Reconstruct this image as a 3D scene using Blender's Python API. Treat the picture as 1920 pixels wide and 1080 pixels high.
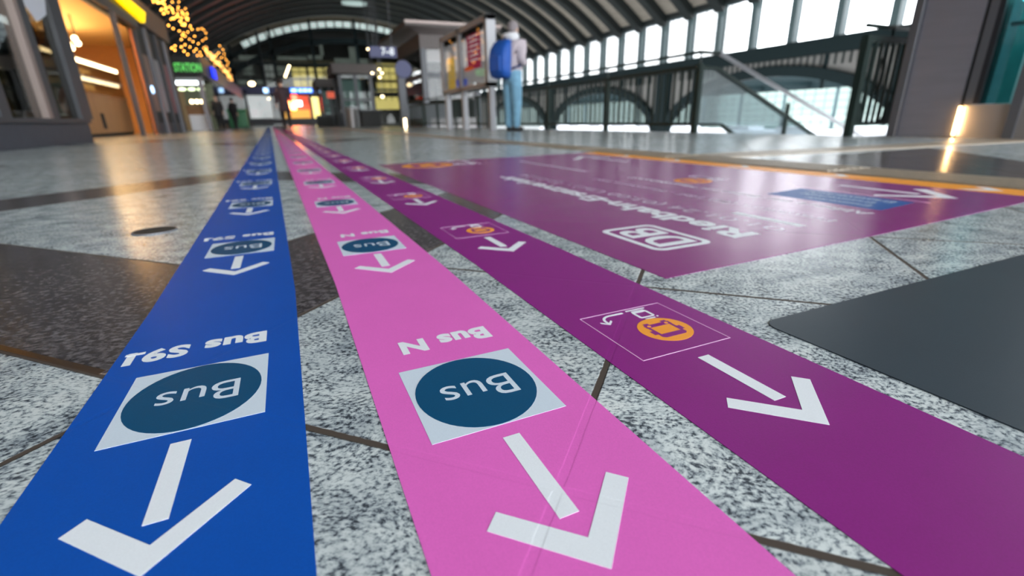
import bpy, bmesh, math, random
from mathutils import Vector, Matrix
random.seed(7)
SC = bpy.context.scene
for o in list(bpy.data.objects): bpy.data.objects.remove(o, do_unlink=True)
C = SC.collection

# ------------------------------------------------------------------ camera
F = 895.27; YAW, PIT, ROL = map(math.radians, (23.997, 19.518, -1.308)); HC = .22
_cy, _sy = math.cos(YAW), math.sin(YAW)
FW = Vector((_sy*math.cos(PIT), _cy*math.cos(PIT), -math.sin(PIT)))
RT0 = Vector((_cy, -_sy, 0)); UP0 = RT0.cross(FW)
RT = math.cos(ROL)*RT0 + math.sin(ROL)*UP0
UP = -math.sin(ROL)*RT0 + math.cos(ROL)*UP0
cd = bpy.data.cameras.new('camera'); cam = bpy.data.objects.new('camera', cd); C.objects.link(cam)
cam.matrix_world = Matrix(((RT.x, UP.x, -FW.x, 0), (RT.y, UP.y, -FW.y, 0), (RT.z, UP.z, -FW.z, HC), (0, 0, 0, 1)))
cd.sensor_width = 36; cd.sensor_fit = 'HORIZONTAL'; cd.lens = F*36/1920
cd.clip_start = .01; cd.clip_end = 500
cd.dof.use_dof = True; cd.dof.focus_distance = .40; cd.dof.aperture_fstop = 5.0
SC.camera = cam

def ray(x, y): return (x-960)/F*RT - (y-540)/F*UP + FW
def atY(x, y, Y):
    d = ray(x, y); t = Y/d.y; return Vector((d.x*t, Y, HC+d.z*t))
def atX(x, y, X):
    d = ray(x, y); t = X/d.x; return Vector((X, d.y*t, HC+d.z*t))

# ------------------------------------------------------------------ sky and exposure
w = bpy.data.worlds.new('overcast_sky'); SC.world = w; w.use_nodes = True
nt = w.node_tree; nt.nodes.clear()
out = nt.nodes.new('ShaderNodeOutputWorld'); bg = nt.nodes.new('ShaderNodeBackground')
tc = nt.nodes.new('ShaderNodeTexCoord'); sp = nt.nodes.new('ShaderNodeSeparateXYZ'); cr = nt.nodes.new('ShaderNodeValToRGB')
cr.color_ramp.elements[0].position = 0.0; cr.color_ramp.elements[0].color = (.93, .97, 1, 1)
cr.color_ramp.elements[1].position = .9; cr.color_ramp.elements[1].color = (.84, .92, 1, 1)
nt.links.new(tc.outputs['Generated'], sp.inputs[0]); nt.links.new(sp.outputs['Z'], cr.inputs[0])
nt.links.new(cr.outputs[0], bg.inputs[0]); nt.links.new(bg.outputs[0], out.inputs[0])
bg.inputs[1].default_value = 8.0
SC.view_settings.view_transform = 'Standard'; SC.view_settings.look = 'None'
SC.view_settings.exposure = 0.15; SC.view_settings.gamma = 1; SC.view_settings.use_curve_mapping = False
SC.cycles.max_bounces = 8; SC.cycles.diffuse_bounces = 4; SC.cycles.glossy_bounces = 4; SC.cycles.transparent_max_bounces = 12
SC.cycles.caustics_reflective = False; SC.cycles.caustics_refractive = False
SC.cycles.use_denoising = True; SC.cycles.sample_clamp_indirect = 6

# ------------------------------------------------------------------ materials
def mat(name, col, rough=.5, metal=0, emit=None, es=1, noise=0, nscale=8, spec=.5, bump=0, bscale=60, stretch=None):
    m = bpy.data.materials.new(name); m.use_nodes = True
    n = m.node_tree.nodes; l = m.node_tree.links; b = n['Principled BSDF']
    b.inputs['Base Color'].default_value = (*col, 1); b.inputs['Roughness'].default_value = rough
    b.inputs['Metallic'].default_value = metal; b.inputs['Specular IOR Level'].default_value = spec
    if emit: b.inputs['Emission Color'].default_value = (*emit, 1); b.inputs['Emission Strength'].default_value = es
    g = n.new('ShaderNodeNewGeometry'); src = g.outputs['Position']
    if stretch:
        mp = n.new('ShaderNodeMapping'); mp.inputs['Scale'].default_value = stretch
        l.new(src, mp.inputs[0]); src = mp.outputs[0]
    if noise:
        t = n.new('ShaderNodeTexNoise'); t.inputs['Scale'].default_value = nscale; t.inputs['Detail'].default_value = 4
        l.new(src, t.inputs['Vector'])
        r = n.new('ShaderNodeMix'); r.data_type = 'RGBA'
        r.inputs['A'].default_value = (*[c*(1-noise) for c in col], 1); r.inputs['B'].default_value = (*[min(1, c*(1+noise)) for c in col], 1)
        l.new(t.outputs['Fac'], r.inputs['Factor']); l.new(r.outputs['Result'], b.inputs['Base Color'])
    if bump:
        t2 = n.new('ShaderNodeTexNoise'); t2.inputs['Scale'].default_value = bscale; t2.inputs['Detail'].default_value = 2
        l.new(src, t2.inputs['Vector']); bp = n.new('ShaderNodeBump'); bp.inputs['Strength'].default_value = bump
        bp.inputs['Distance'].default_value = .001 if bscale > 200 else .01
        l.new(t2.outputs['Fac'], bp.inputs['Height']); l.new(bp.outputs[0], b.inputs['Normal'])
    return m

def lines_group():
    """world position -> 1 on the joints of the granite paving, and the dark band mask"""
    g = bpy.data.node_groups.new('paving_joints', 'ShaderNodeTree')
    g.interface.new_socket('joint', in_out='OUTPUT', socket_type='NodeSocketFloat')
    g.interface.new_socket('dark', in_out='OUTPUT', socket_type='NodeSocketFloat')
    g.interface.new_socket('tile', in_out='OUTPUT', socket_type='NodeSocketFloat')
    n = g.nodes; l = g.links; go = n.new('NodeGroupOutput')
    geo = n.new('ShaderNodeNewGeometry'); s = n.new('ShaderNodeSeparateXYZ'); l.new(geo.outputs['Position'], s.inputs[0])
    def M(op, a, b=None, c=None):
        k = n.new('ShaderNodeMath'); k.operation = op
        for i, v in enumerate((a, b, c)):
            if v is None: continue
            if isinstance(v, (int, float)): k.inputs[i].default_value = v
            else: l.new(v, k.inputs[i])
        return k.outputs[0]
    x, y = s.outputs['X'], s.outputs['Y']
    u = M('ADD', x, y); v = M('SUBTRACT', y, x)
    def per(q, off, p):   # distance to the nearest line of a set spaced p
        return M('ABSOLUTE', M('SUBTRACT', M('FLOORED_MODULO', M('ADD', M('SUBTRACT', q, off), p/2), p), p/2))
    du = per(u, .33, .5705); dv = per(v, .615, .528)
    grid = M('MINIMUM', du, dv)
    # diamond ring of dark stone, outer edges u .33-2.615, v .615-3.07; repeated across the hall
    PU, PV = 5.705, 5.28
    uu = M('ABSOLUTE', M('SUBTRACT', M('FLOORED_MODULO', M('ADD', M('SUBTRACT', u, 1.472), PU/2), PU), PU/2))
    vv = M('ABSOLUTE', M('SUBTRACT', M('FLOORED_MODULO', M('ADD', M('SUBTRACT', v, 1.85), PV/2), PV), PV/2))
    outd = M('MAXIMUM', M('SUBTRACT', uu, 1.142), M('SUBTRACT', vv, 1.235))
    ind = M('MAXIMUM', M('SUBTRACT', uu, .73), M('SUBTRACT', vv, .79))
    inside = M('LESS_THAN', outd, 0)
    ring = M('MULTIPLY', inside, M('GREATER_THAN', ind, 0))
    edge = M('MINIMUM', M('ABSOLUTE', outd), M('ADD', M('ABSOLUTE', ind), .0015))
    gout = M('ADD', grid, M('MULTIPLY', inside, 10))
    d = M('MINIMUM', edge, gout)
    nz = n.new('ShaderNodeTexNoise'); nz.inputs['Scale'].default_value = 90; l.new(geo.outputs['Position'], nz.inputs['Vector'])
    d = M('ADD', d, M('MULTIPLY', M('SUBTRACT', nz.outputs['Fac'], .5), .0022))
    k = n.new('ShaderNodeMapRange'); k.inputs['From Min'].default_value = .0035; k.inputs['From Max'].default_value = .0052
    k.inputs['To Min'].default_value = 1; k.inputs['To Max'].default_value = 0
    l.new(d, k.inputs['Value'])
    l.new(k.outputs[0], go.inputs['joint'])
    # beyond the ribbed guiding strip (x > 2.1) the paving is darker
    right = M('GREATER_THAN', x, 2.14)
    patch = M('LESS_THAN', M('MINIMUM', M('ABSOLUTE', M('SUBTRACT', M('MODULO', M('ADD', u, 20), 4.2), 2.1)), M('ABSOLUTE', M('SUBTRACT', M('MODULO', M('ADD', v, 20), 4.2), 2.1))), .75)
    near = M('LESS_THAN', y, 1.7)
    dr = M('MULTIPLY', right, M('MULTIPLY', near, patch))
    l.new(M('MAXIMUM', M('MULTIPLY', ring, M('SUBTRACT', 1, right)), dr), go.inputs['dark'])
    tid = M('ADD', M('FLOOR', M('DIVIDE', M('SUBTRACT', u, .33), .5705)), M('MULTIPLY', M('FLOOR', M('DIVIDE', M('SUBTRACT', v, .615), .528)), 7.3))
    l.new(M('FRACT', M('MULTIPLY', M('SINE', M('MULTIPLY', tid, 12.9898)), 43.758)), go.inputs['tile'])
    return g
PAV = lines_group()

def floor_mat():
    m = bpy.data.materials.new('polished_granite'); m.use_nodes = True
    n = m.node_tree.nodes; l = m.node_tree.links; b = n['Principled BSDF']
    g = n.new('ShaderNodeGroup'); g.node_tree = PAV
    geo = n.new('ShaderNodeNewGeometry')
    mp = n.new('ShaderNodeMapping'); mp.inputs['Rotation'].default_value = (0, 0, .7); mp.inputs['Scale'].default_value = (1, 1.25, 1)
    l.new(geo.outputs['Position'], mp.inputs[0])
    # warp for veins
    wz = n.new('ShaderNodeTexNoise'); wz.inputs['Scale'].default_value = 7; wz.inputs['Detail'].default_value = 3
    l.new(mp.outputs[0], wz.inputs['Vector'])
    mx = n.new('ShaderNodeVectorMath'); mx.operation = 'MULTIPLY_ADD'; mx.inputs[1].default_value = (.06, .06, 0)
    l.new(wz.outputs['Color'], mx.inputs[0]); l.new(mp.outputs[0], mx.inputs[2])
    def noise(sc, det=5, rg=.6, vec=mx):
        t = n.new('ShaderNodeTexNoise'); t.inputs['Scale'].default_value = sc; t.inputs['Detail'].default_value = det
        t.inputs['Roughness'].default_value = rg; l.new(vec.outputs[0], t.inputs['Vector']); return t.outputs['Fac']
    def ramp(src, *st):
        r = n.new('ShaderNodeValToRGB'); e = r.color_ramp.elements
        while len(e) < len(st): e.new(.5)
        for k, (p, c) in enumerate(st): e[k].position = p; e[k].color = (*c, 1)
        l.new(src, r.inputs[0]); return r.outputs[0]
    def mixc(f, a, bb, mode='MIX'):
        k = n.new('ShaderNodeMix'); k.data_type = 'RGBA'; k.blend_type = mode
        if isinstance(f, float): k.inputs['Factor'].default_value = f
        else: l.new(f, k.inputs['Factor'])
        for s_, v in (('A', a), ('B', bb)):
            if isinstance(v, tuple): k.inputs[s_].default_value = (*v, 1)
            else: l.new(v, k.inputs[s_])
        return k.outputs['Result']
    big = noise(22, 4, .6)
    am = n.new('ShaderNodeMath'); am.operation = 'MULTIPLY_ADD'; am.inputs[1].default_value = .42; l.new(big, am.inputs[0]); l.new(noise(210, 3, .6), am.inputs[2])
    speck = ramp(am.outputs[0], (.555, (.07, .08, .095)), (.63, (.27, .30, .33)), (.70, (.53, .57, .58)), (.80, (.76, .79, .78)))
    cloud = ramp(noise(16, 4), (.30, (.52, .56, .60)), (.52, (.92, .95, .95)), (.72, (1, 1, .98)))
    light = mixc(1.0, speck, cloud, 'MULTIPLY')
    dk = ramp(noise(110, 4, .65), (.36, (.035, .03, .032)), (.5, (.095, .085, .088)), (.66, (.21, .19, .195)))
    dk2 = ramp(noise(9, 4), (.3, (.7, .7, .72)), (.7, (1, 1, 1)))
    dark = mixc(1.0, dk, dk2, 'MULTIPLY')
    tv = n.new('ShaderNodeMapRange'); tv.inputs['To Min'].default_value = .86; tv.inputs['To Max'].default_value = 1.0
    l.new(g.outputs['tile'], tv.inputs['Value'])
    vm = n.new('ShaderNodeVectorMath'); vm.operation = 'SCALE'; l.new(light, vm.inputs[0]); l.new(tv.outputs[0], vm.inputs['Scale'])
    c = mixc(g.outputs['dark'], vm.outputs[0], dark)
    c = mixc(g.outputs['joint'], c, (.062, .045, .034))
    l.new(c, b.inputs['Base Color'])
    rr = n.new('ShaderNodeMapRange'); rr.inputs['To Min'].default_value = .17; rr.inputs['To Max'].default_value = .27
    l.new(noise(6, 3), rr.inputs['Value'])
    rm = n.new('ShaderNodeMath'); rm.operation = 'MAXIMUM'; jm = n.new('ShaderNodeMath'); jm.operation = 'MULTIPLY'; jm.inputs[1].default_value = .8
    l.new(g.outputs['joint'], jm.inputs[0]); l.new(rr.outputs[0], rm.inputs[0]); l.new(jm.outputs[0], rm.inputs[1])
    l.new(rm.outputs[0], b.inputs['Roughness'])
    inv = n.new('ShaderNodeMath'); inv.operation = 'SUBTRACT'; inv.inputs[0].default_value = 1; l.new(g.outputs['joint'], inv.inputs[1])
    bp = n.new('ShaderNodeBump'); bp.inputs['Strength'].default_value = .6; bp.inputs['Distance'].default_value = .0015
    l.new(inv.outputs[0], bp.inputs['Height'])
    b2 = n.new('ShaderNodeBump'); b2.inputs['Strength'].default_value = .12; b2.inputs['Distance'].default_value = .0004
    l.new(noise(60, 3), b2.inputs['Height']); l.new(bp.outputs[0], b2.inputs['Normal']); l.new(b2.outputs[0], b.inputs['Normal'])
    return m

def vinyl(name, col, rough=.42, grain=.10, mb=.35, jb=.22):
    """printed floor vinyl: fine anti-slip grain, and it sinks into the joints below it"""
    m = bpy.data.materials.new(name); m.use_nodes = True
    n = m.node_tree.nodes; l = m.node_tree.links; b = n['Principled BSDF']
    b.inputs['Roughness'].default_value = rough
    geo = n.new('ShaderNodeNewGeometry'); g = n.new('ShaderNodeGroup'); g.node_tree = PAV
    t = n.new('ShaderNodeTexNoise'); t.inputs['Scale'].default_value = 900; t.inputs['Detail'].default_value = 2
    l.new(geo.outputs['Position'], t.inputs['Vector'])
    t3 = n.new('ShaderNodeTexNoise'); t3.inputs['Scale'].default_value = 14; t3.inputs['Detail'].default_value = 5
    l.new(geo.outputs['Position'], t3.inputs['Vector'])
    ad = n.new('ShaderNodeMath'); ad.operation = 'MULTIPLY_ADD'; ad.inputs[1].default_value = .35; l.new(t3.outputs['Fac'], ad.inputs[0]); 
    sc = n.new('ShaderNodeMath'); sc.operation = 'MULTIPLY'; sc.inputs[1].default_value = .65; l.new(t.outputs['Fac'], sc.inputs[0]); l.new(sc.outputs[0], ad.inputs[2])
    k = n.new('ShaderNodeMix'); k.data_type = 'RGBA'
    k.inputs['A'].default_value = (*[c*(1-grain*2.2) for c in col], 1); k.inputs['B'].default_value = (*[min(1, c*(1+grain*2.2)+.0) for c in col], 1)
    l.new(ad.outputs[0], k.inputs['Factor']); l.new(k.outputs['Result'], b.inputs['Base Color'])
    inv = n.new('ShaderNodeMath'); inv.operation = 'SUBTRACT'; inv.inputs[0].default_value = 1; l.new(g.outputs['joint'], inv.inputs[1])
    bp = n.new('ShaderNodeBump'); bp.inputs['Strength'].default_value = jb; bp.inputs['Distance'].default_value = .0005
    l.new(inv.outputs[0], bp.inputs['Height'])
    b2 = n.new('ShaderNodeBump'); b2.inputs['Strength'].default_value = mb; b2.inputs['Distance'].default_value = .0002
    l.new(t.outputs['Fac'], b2.inputs['Height']); l.new(bp.outputs[0], b2.inputs['Normal']); l.new(b2.outputs[0], b.inputs['Normal'])
    return m

def glass(name, tint=(1, 1, 1), refl=.12, rough=.02):
    m = bpy.data.materials.new(name); m.use_nodes = True
    n = m.node_tree.nodes; l = m.node_tree.links; n.clear()
    o = n.new('ShaderNodeOutputMaterial'); t = n.new('ShaderNodeBsdfTransparent'); t.inputs[0].default_value = (*tint, 1)
    g = n.new('ShaderNodeBsdfGlossy'); g.inputs['Roughness'].default_value = rough
    fr = n.new('ShaderNodeFresnel'); fr.inputs[0].default_value = 1.45
    ml = n.new('ShaderNodeMath'); ml.operation = 'MULTIPLY_ADD'; ml.inputs[1].default_value = .8; ml.inputs[2].default_value = refl*.3
    mx = n.new('ShaderNodeMixShader'); l.new(fr.outputs[0], ml.inputs[0]); l.new(ml.outputs[0], mx.inputs[0])
    l.new(t.outputs[0], mx.inputs[1]); l.new(g.outputs[0], mx.inputs[2]); l.new(mx.outputs[0], o.inputs[0])
    return m

MT = dict(
    floor=floor_mat(),
    blue=vinyl('blue_vinyl', (.002, .080, .42)), pink=vinyl('pink_vinyl', (.78, .145, .54), grain=.07),
    violet=vinyl('violet_vinyl', (.25, .013, .205)), poster=vinyl('purple_vinyl', (.26, .024, .195), rough=.25, grain=.07, mb=.28),
    white=vinyl('white_print', (.80, .83, .86), grain=.04), plate=vinyl('plate_print', (.62, .70, .78), grain=.04),
    teal=vinyl('petrol_print', (.002, .070, .165), grain=.10), orange=vinyl('orange_print', (.95, .36, .035), grain=.04),
    violet_print=vinyl('violet_print', (.25, .013, .205)), navy=vinyl('navy_print', (.02, .10, .34)),
    white_soft=vinyl('white_print_thin', (.62, .55, .66), grain=.04, rough=.3),
    mat_grey=vinyl('grey_mat', (.036, .052, .066), rough=.40, grain=.08, jb=.0),
    pale=vinyl('pink_line_print', (.85, .55, .80), grain=.03),
    drain=mat('drain_metal', (.05, .045, .04), .6, 0, spec=.15), brass=mat('copper_strip', (.75, .55, .42), .22, 1),
    tactile=mat('tan_tactile_stone', (.40, .33, .25), .35, noise=.3, nscale=40, bump=.3, bscale=120),
    steel=mat('dark_green_steel', (.009, .018, .020), .6, noise=.25, spec=.12), steel_l=mat('grey_green_steel', (.06, .095, .10), .45, noise=.2),
    rail=mat('railing_green', (.018, .032, .028), .5, noise=.2, spec=.2),
    roof_pan=mat('roof_boards', (.27, .24, .20), .8, noise=.25, nscale=3, stretch=(1, .3, 1)), rib=mat('roof_rib_steel', (.006, .010, .010), .5),
    panel=mat('ribbed_grey_panel', (.19, .185, .175), .6, noise=.2), mull=mat('window_steel', (.06, .10, .11), .5),
    glass=glass('clear_glass', refl=0), glass_mint=glass('mint_glass', (.37, .415, .40), .03), glass_teal=glass('teal_glass', (.30, .62, .62), .1),
    glass_dark=glass('smoky_glass', (.55, .56, .54), .0),
    grey_frame=mat('dark_grey_frame', (.055, .058, .066), .45, .2, noise=.15), grey_frame_l=mat('grey_metal_frame', (.18, .18, .20), .4, .5),
    mull_warm=mat('pinkish_mullion', (.28, .22, .20), .4, .3),
    plinth=mat('shop_plinth', (.045, .05, .065), .5, noise=.2), shelf=mat('shop_shelf', (.12, .10, .05), .7, noise=.4, nscale=5),
    wood=mat('light_oak', (.50, .27, .12), .5, noise=.2, nscale=3, stretch=(3, 3, .4)), orangewall=mat('bakery_wall', (.62, .34, .13), .7, noise=.08),
    cream=mat('bakery_ceiling', (.85, .62, .32), .8), floor_in=mat('shop_floor', (.14, .11, .09), .3),
    red_panel=mat('orange_side_panel', (.50, .14, .03), .5),
    lift_steel=mat('brushed_steel', (.40, .385, .44), .34, .55, noise=.12, nscale=3, bump=.05, bscale=40, stretch=(1, 1, 8)),
    lift_dark=mat('lift_gasket', (.02, .02, .025), .5), lift_panel=mat('lift_lower_panel', (.42, .38, .36), .35, .5),
    warm=mat('warm_led', (1, .7, .3), .5, emit=(1, .62, .28), es=14), warm2=mat('warm_case_light', (1, .8, .5), .5, emit=(1, .74, .40), es=9),
    fluo=mat('fluorescent_tube', (1, 1, 1), .5, emit=(.85, .95, 1), es=5), bulb=mat('amber_bulb', (1, .5, .1), .5, emit=(1, .40, .055), es=12),
    bulb2=mat('warm_bulb', (1, .6, .3), .5, emit=(1, .45, .10), es=8), lamp=mat('hall_lamp', (1, .8, .5), .5, emit=(1, .78, .45), es=7),
    yellow_sign=mat('yellow_lit_sign', (1, .75, 0), .5, emit=(1, .68, 0), es=1.1), green_text=mat('green_lit_letters', (.1, .6, .1), .5, emit=(.12, .62, .12), es=.75),
    blue_sign=mat('blue_lit_sign', (.02, .1, .8), .5, emit=(.03, .22, 1), es=1.6), blue_light=mat('pale_blue_lit', (.4, .6, 1), .5, emit=(.40, .65, 1), es=3.0),
    blue_deep=mat('deep_blue_lit', (.0, .03, .9), .5, emit=(.0, .03, 1), es=1.3),
    red_lit=mat('red_lit_panel', (1, .08, .05), .5, emit=(1, .07, .04), es=9), red_lamp=mat('red_orange_lamp', (1, .2, .08), .5, emit=(1, .20, .06), es=26), red_dim=mat('red_shop_wall', (.6, .08, .05), .6, emit=(.9, .16, .08), es=.5),
    orange_lit=mat('orange_lit_counter', (1, .5, .1), .5, emit=(1, .55, .10), es=.7), yellow_win=mat('yellow_lit_room', (.9, .75, .2), .5, emit=(.9, .74, .25), es=1.7, noise=.3, nscale=.8), gallery=mat('dim_wall_glow', (.4, .42, .4), .6, emit=(.40, .48, .45), es=.42, noise=.9, nscale=.7),
    white_poster=mat('backlit_white_poster', (.7, .7, .7), .5, emit=(.70, .78, .78), es=.42, noise=.5, nscale=1.2),
    board_white=mat('paper_white', (.80, .80, .80), .5, emit=(.80, .80, .80), es=1.25), board_grey=mat('paper_grey', (.50, .50, .51), .5, emit=(.50, .50, .51), es=.85), board_yellow=mat('paper_yellow', (.85, .56, .02), .5, emit=(.85, .56, .02), es=.95),  # emission in the paper colours makes the sheets look backlit
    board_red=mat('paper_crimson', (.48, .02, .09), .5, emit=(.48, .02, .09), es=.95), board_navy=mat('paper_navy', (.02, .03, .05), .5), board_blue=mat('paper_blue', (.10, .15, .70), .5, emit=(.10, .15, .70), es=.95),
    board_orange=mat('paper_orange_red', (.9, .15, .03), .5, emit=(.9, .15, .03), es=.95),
    alu=mat('anodised_aluminium', (.36, .36, .38), .5, .1), sign_navy=mat('navy_sign', (.035, .04, .12), .5), sign_text=mat('sign_text', (.75, .78, .82), .5, emit=(.7, .75, .8), es=.25),
    dark=mat('dark_interior', (.02, .022, .022), .7, noise=.4, nscale=.5), brown=mat('fascia_brown', (.085, .07, .066), .6, noise=.15),
    stone=mat('stone_cladding', (.20, .19, .19), .5, noise=.2), green_bin=mat('green_plastic', (.02, .20, .07), .4), bin_grey=mat('bin_steel', (.25, .24, .24), .4, .5),
    train_white=mat('train_white', (.80, .80, .82), .4), train_yellow=mat('train_yellow', (.85, .72, .25), .4), train_red=mat('train_red', (.55, .10, .08), .4),
    concrete=mat('platform_concrete', (.42, .42, .41), .8, noise=.2), slab=mat('slab_edge', (.12, .12, .12), .7),
    skin=mat('skin', (.50, .30, .22), .5), jean=mat('denim', (.16, .33, .46), .85, noise=.35, nscale=9), jack=mat('lilac_grey_jacket', (.44, .38, .41), .85, noise=.15, nscale=12),
    hood=mat('pale_hood', (.62, .62, .64), .85), cap=mat('grey_beanie', (.24, .21, .22), .9), bag=mat('blue_backpack', (.006, .075, .36), .6, noise=.2, nscale=20), bag_d=mat('navy_strap', (.01, .03, .12), .6),
    black=mat('black_cloth', (.012, .011, .013), .8), shoe=mat('black_shoe', (.01, .01, .012), .5), coat=mat('dark_plum_coat', (.035, .02, .028), .8), eye=mat('eye', (.02, .02, .02), .2), lips=mat('lips', (.35, .12, .10), .5),
    warm_strip=mat('warm_strip_led', (1, .7, .3), .5, emit=(1, .58, .22), es=16),
    sky_win=mat('sky_window', (.6, .7, .75), .5, emit=(.60, .74, .82), es=.8),
    sky_pane_mat=mat('skylight_pane', (.5, .6, .58), .5, emit=(.45, .62, .58), es=.35),
    hair=mat('dark_hair', (.015, .012, .012), .6), phone=mat('phone', (.01, .01, .01), .2), cardbrown=mat('brown_goods', (.28, .14, .06), .7, noise=.4), goods=mat('shop_goods', (.20, .22, .14), .7, noise=.6, nscale=6),
)

# ------------------------------------------------------------------ mesh helpers
class MB:
    def __init__(s): s.v = []; s.f = []
    def add(s, vs, fs):
        b = len(s.v); s.v += [tuple(v) for v in vs]; s.f += [tuple(b+i for i in f) for f in fs]; return s
    def box(s, x0, x1, y0, y1, z0, z1):
        x0, x1 = min(x0, x1), max(x0, x1); y0, y1 = min(y0, y1), max(y0, y1); z0, z1 = min(z0, z1), max(z0, z1)
        return s.add([(x0, y0, z0), (x1, y0, z0), (x1, y1, z0), (x0, y1, z0), (x0, y0, z1), (x1, y0, z1), (x1, y1, z1), (x0, y1, z1)],
                     [(0, 3, 2, 1), (4, 5, 6, 7), (0, 1, 5, 4), (1, 2, 6, 5), (2, 3, 7, 6), (3, 0, 4, 7)])
    def tube(s, pts, r, n=8, closed=False):
        pts = [Vector(p) for p in pts]; rs = r if isinstance(r, (list, tuple)) else [r]*len(pts); rings = []
        for i, p in enumerate(pts):
            d = (pts[min(i+1, len(pts)-1)]-pts[max(i-1, 0)]).normalized()
            a = d.cross(Vector((0, 0, 1)));
            if a.length < 1e-3: a = d.cross(Vector((1, 0, 0)))
            a.normalize(); b = d.cross(a)
            rings.append([p+(a*math.cos(2*math.pi*k/n)+b*math.sin(2*math.pi*k/n))*rs[i] for k in range(n)])
        vs = [v for rg in rings for v in rg]; fs = []
        for i in range(len(pts)-1):
            for k in range(n): fs.append((i*n+k, i*n+(k+1) % n, (i+1)*n+(k+1) % n, (i+1)*n+k))
        fs.append(tuple(reversed(range(n)))); fs.append(tuple((len(pts)-1)*n+k for k in range(n)))
        return s.add(vs, fs)
    def prism(s, poly, d):      # polygon of 3-D points pushed along d
        d = Vector(d); n = len(poly); p = [Vector(q) for q in poly]
        return s.add(p+[q+d for q in p], [tuple(reversed(range(n))), tuple(range(n, 2*n))]+[(k, (k+1) % n, n+(k+1) % n, n+k) for k in range(n)])
    def flat(s, poly, z0, z1): return s.prism([(x, y, z0) for x, y in poly], (0, 0, z1-z0))
    def bar(s, a, b, wd, up=(0, 0, 1), ht=None):
        a, b = Vector(a), Vector(b); ht = ht or wd; d = (b-a).normalized(); sd = d.cross(Vector(up)).normalized()*wd/2; u = sd.cross(d).normalized()*ht/2
        return s.prism([a-sd-u, a+sd-u, a+sd+u, a-sd+u], b-a)
    def sphere(s, c, r, n=10, m=6, sx=1, sy=1, sz=1):
        c = Vector(c); vs = [c+Vector((0, 0, r*sz))]
        for i in range(1, m):
            for k in range(n):
                t = math.pi*i/m; p = 2*math.pi*k/n; vs.append(c+Vector((r*sx*math.sin(t)*math.cos(p), r*sy*math.sin(t)*math.sin(p), r*sz*math.cos(t))))
        vs.append(c-Vector((0, 0, r*sz))); fs = [(0, 1+k, 1+(k+1) % n) for k in range(n)]
        for i in range(m-2):
            for k in range(n): a = 1+i*n; fs.append((a+k, a+n+k, a+n+(k+1) % n, a+(k+1) % n))
        a = 1+(m-2)*n; fs += [(a+k, len(vs)-1, a+(k+1) % n) for k in range(n)]
        return s.add(vs, fs)
    def cyl(s, c, r, z0, z1, n=20, r2=None):
        r2 = r if r2 is None else r2; x, y = c[0], c[1]
        vs = [(x+r*math.cos(2*math.pi*k/n), y+r*math.sin(2*math.pi*k/n), z0) for k in range(n)]+[(x+r2*math.cos(2*math.pi*k/n), y+r2*math.sin(2*math.pi*k/n), z1) for k in range(n)]
        return s.add(vs, [tuple(reversed(range(n))), tuple(range(n, 2*n))]+[(k, (k+1) % n, n+(k+1) % n, n+k) for k in range(n)])
    def build(s, name, m, parent=None, smooth=False, bevel=0):
        me = bpy.data.meshes.new(name); me.from_pydata(s.v, [], s.f)
        bm = bmesh.new(); bm.from_mesh(me); bmesh.ops.recalc_face_normals(bm, faces=bm.faces); bm.to_mesh(me); bm.free()
        me.materials.append(MT[m] if isinstance(m, str) else m)
        if smooth:
            for p in me.polygons: p.use_smooth = True
        o = bpy.data.objects.new(name, me); C.objects.link(o)
        if bevel:
            b = o.modifiers.new('bevel', 'BEVEL'); b.width = bevel; b.segments = 2; b.limit_method = 'ANGLE'
        if parent is not None: put(o, parent)
        return o
def put(o, parent):
    o.parent = parent; o.matrix_parent_inverse = parent.matrix_world.inverted() if parent.type != 'EMPTY' else Matrix.Translation(-Vector(parent.location)) if not any(parent.rotation_euler) else Matrix.Identity(4)
def tag(o, label=None, cat=None, group=None, kind=None):
    if label: o['label'] = label
    if cat: o['category'] = cat
    if group: o['group'] = group
    if kind: o['kind'] = kind
    return o
def thing(name, label, cat, loc=(0, 0, 0), group=None):
    o = bpy.data.objects.new(name, None); C.objects.link(o); o.location = loc; o.empty_display_size = .1
    return tag(o, label, cat, group)
def struct(o): o['kind'] = 'structure'; return o
def copy_tree(o, parent=None, loc=None):
    c = o.copy(); C.objects.link(c)
    if parent is not None: c.parent = parent
    if loc is not None: c.location = loc
    for ch in list(o.children): copy_tree(ch, c)
    return c

def text_mesh(s, size, off=0, xform=None, depth=0.0001, sx=1.0, spacing=1.0):
    """letters as flat geometry in their own plane: x along the line, y up, origin bottom-left; returns verts, faces"""
    cu = bpy.data.curves.new('t', 'FONT'); cu.body = s; cu.size = size; cu.offset = off; cu.resolution_u = 4; cu.fill_mode = 'FRONT'; cu.space_character = spacing
    ob = bpy.data.objects.new('t', cu); C.objects.link(ob); dg = bpy.context.evaluated_depsgraph_get()
    me = bpy.data.meshes.new_from_object(ob.evaluated_get(dg)); vs = [v.co.copy() for v in me.vertices]; fs = [tuple(p.vertices) for p in me.polygons]
    bpy.data.objects.remove(ob); bpy.data.meshes.remove(me)
    x0 = min(v.x for v in vs); y0 = 0
    vs = [Vector(((v.x-x0)*sx, v.y-y0, 0)) for v in vs]
    return vs, fs
def fit_text(s, width, height, off=.0, spacing=1.0):
    """letters scaled to a width and a cap height"""
    vs, fs = text_mesh(s, 1, off, spacing=spacing); cv, _ = text_mesh('H', 1, off)
    W = max(v.x for v in vs); H = max(v.y for v in cv)
    return [Vector((v.x*width/W, v.y*height/H, 0)) for v in vs], fs
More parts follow.
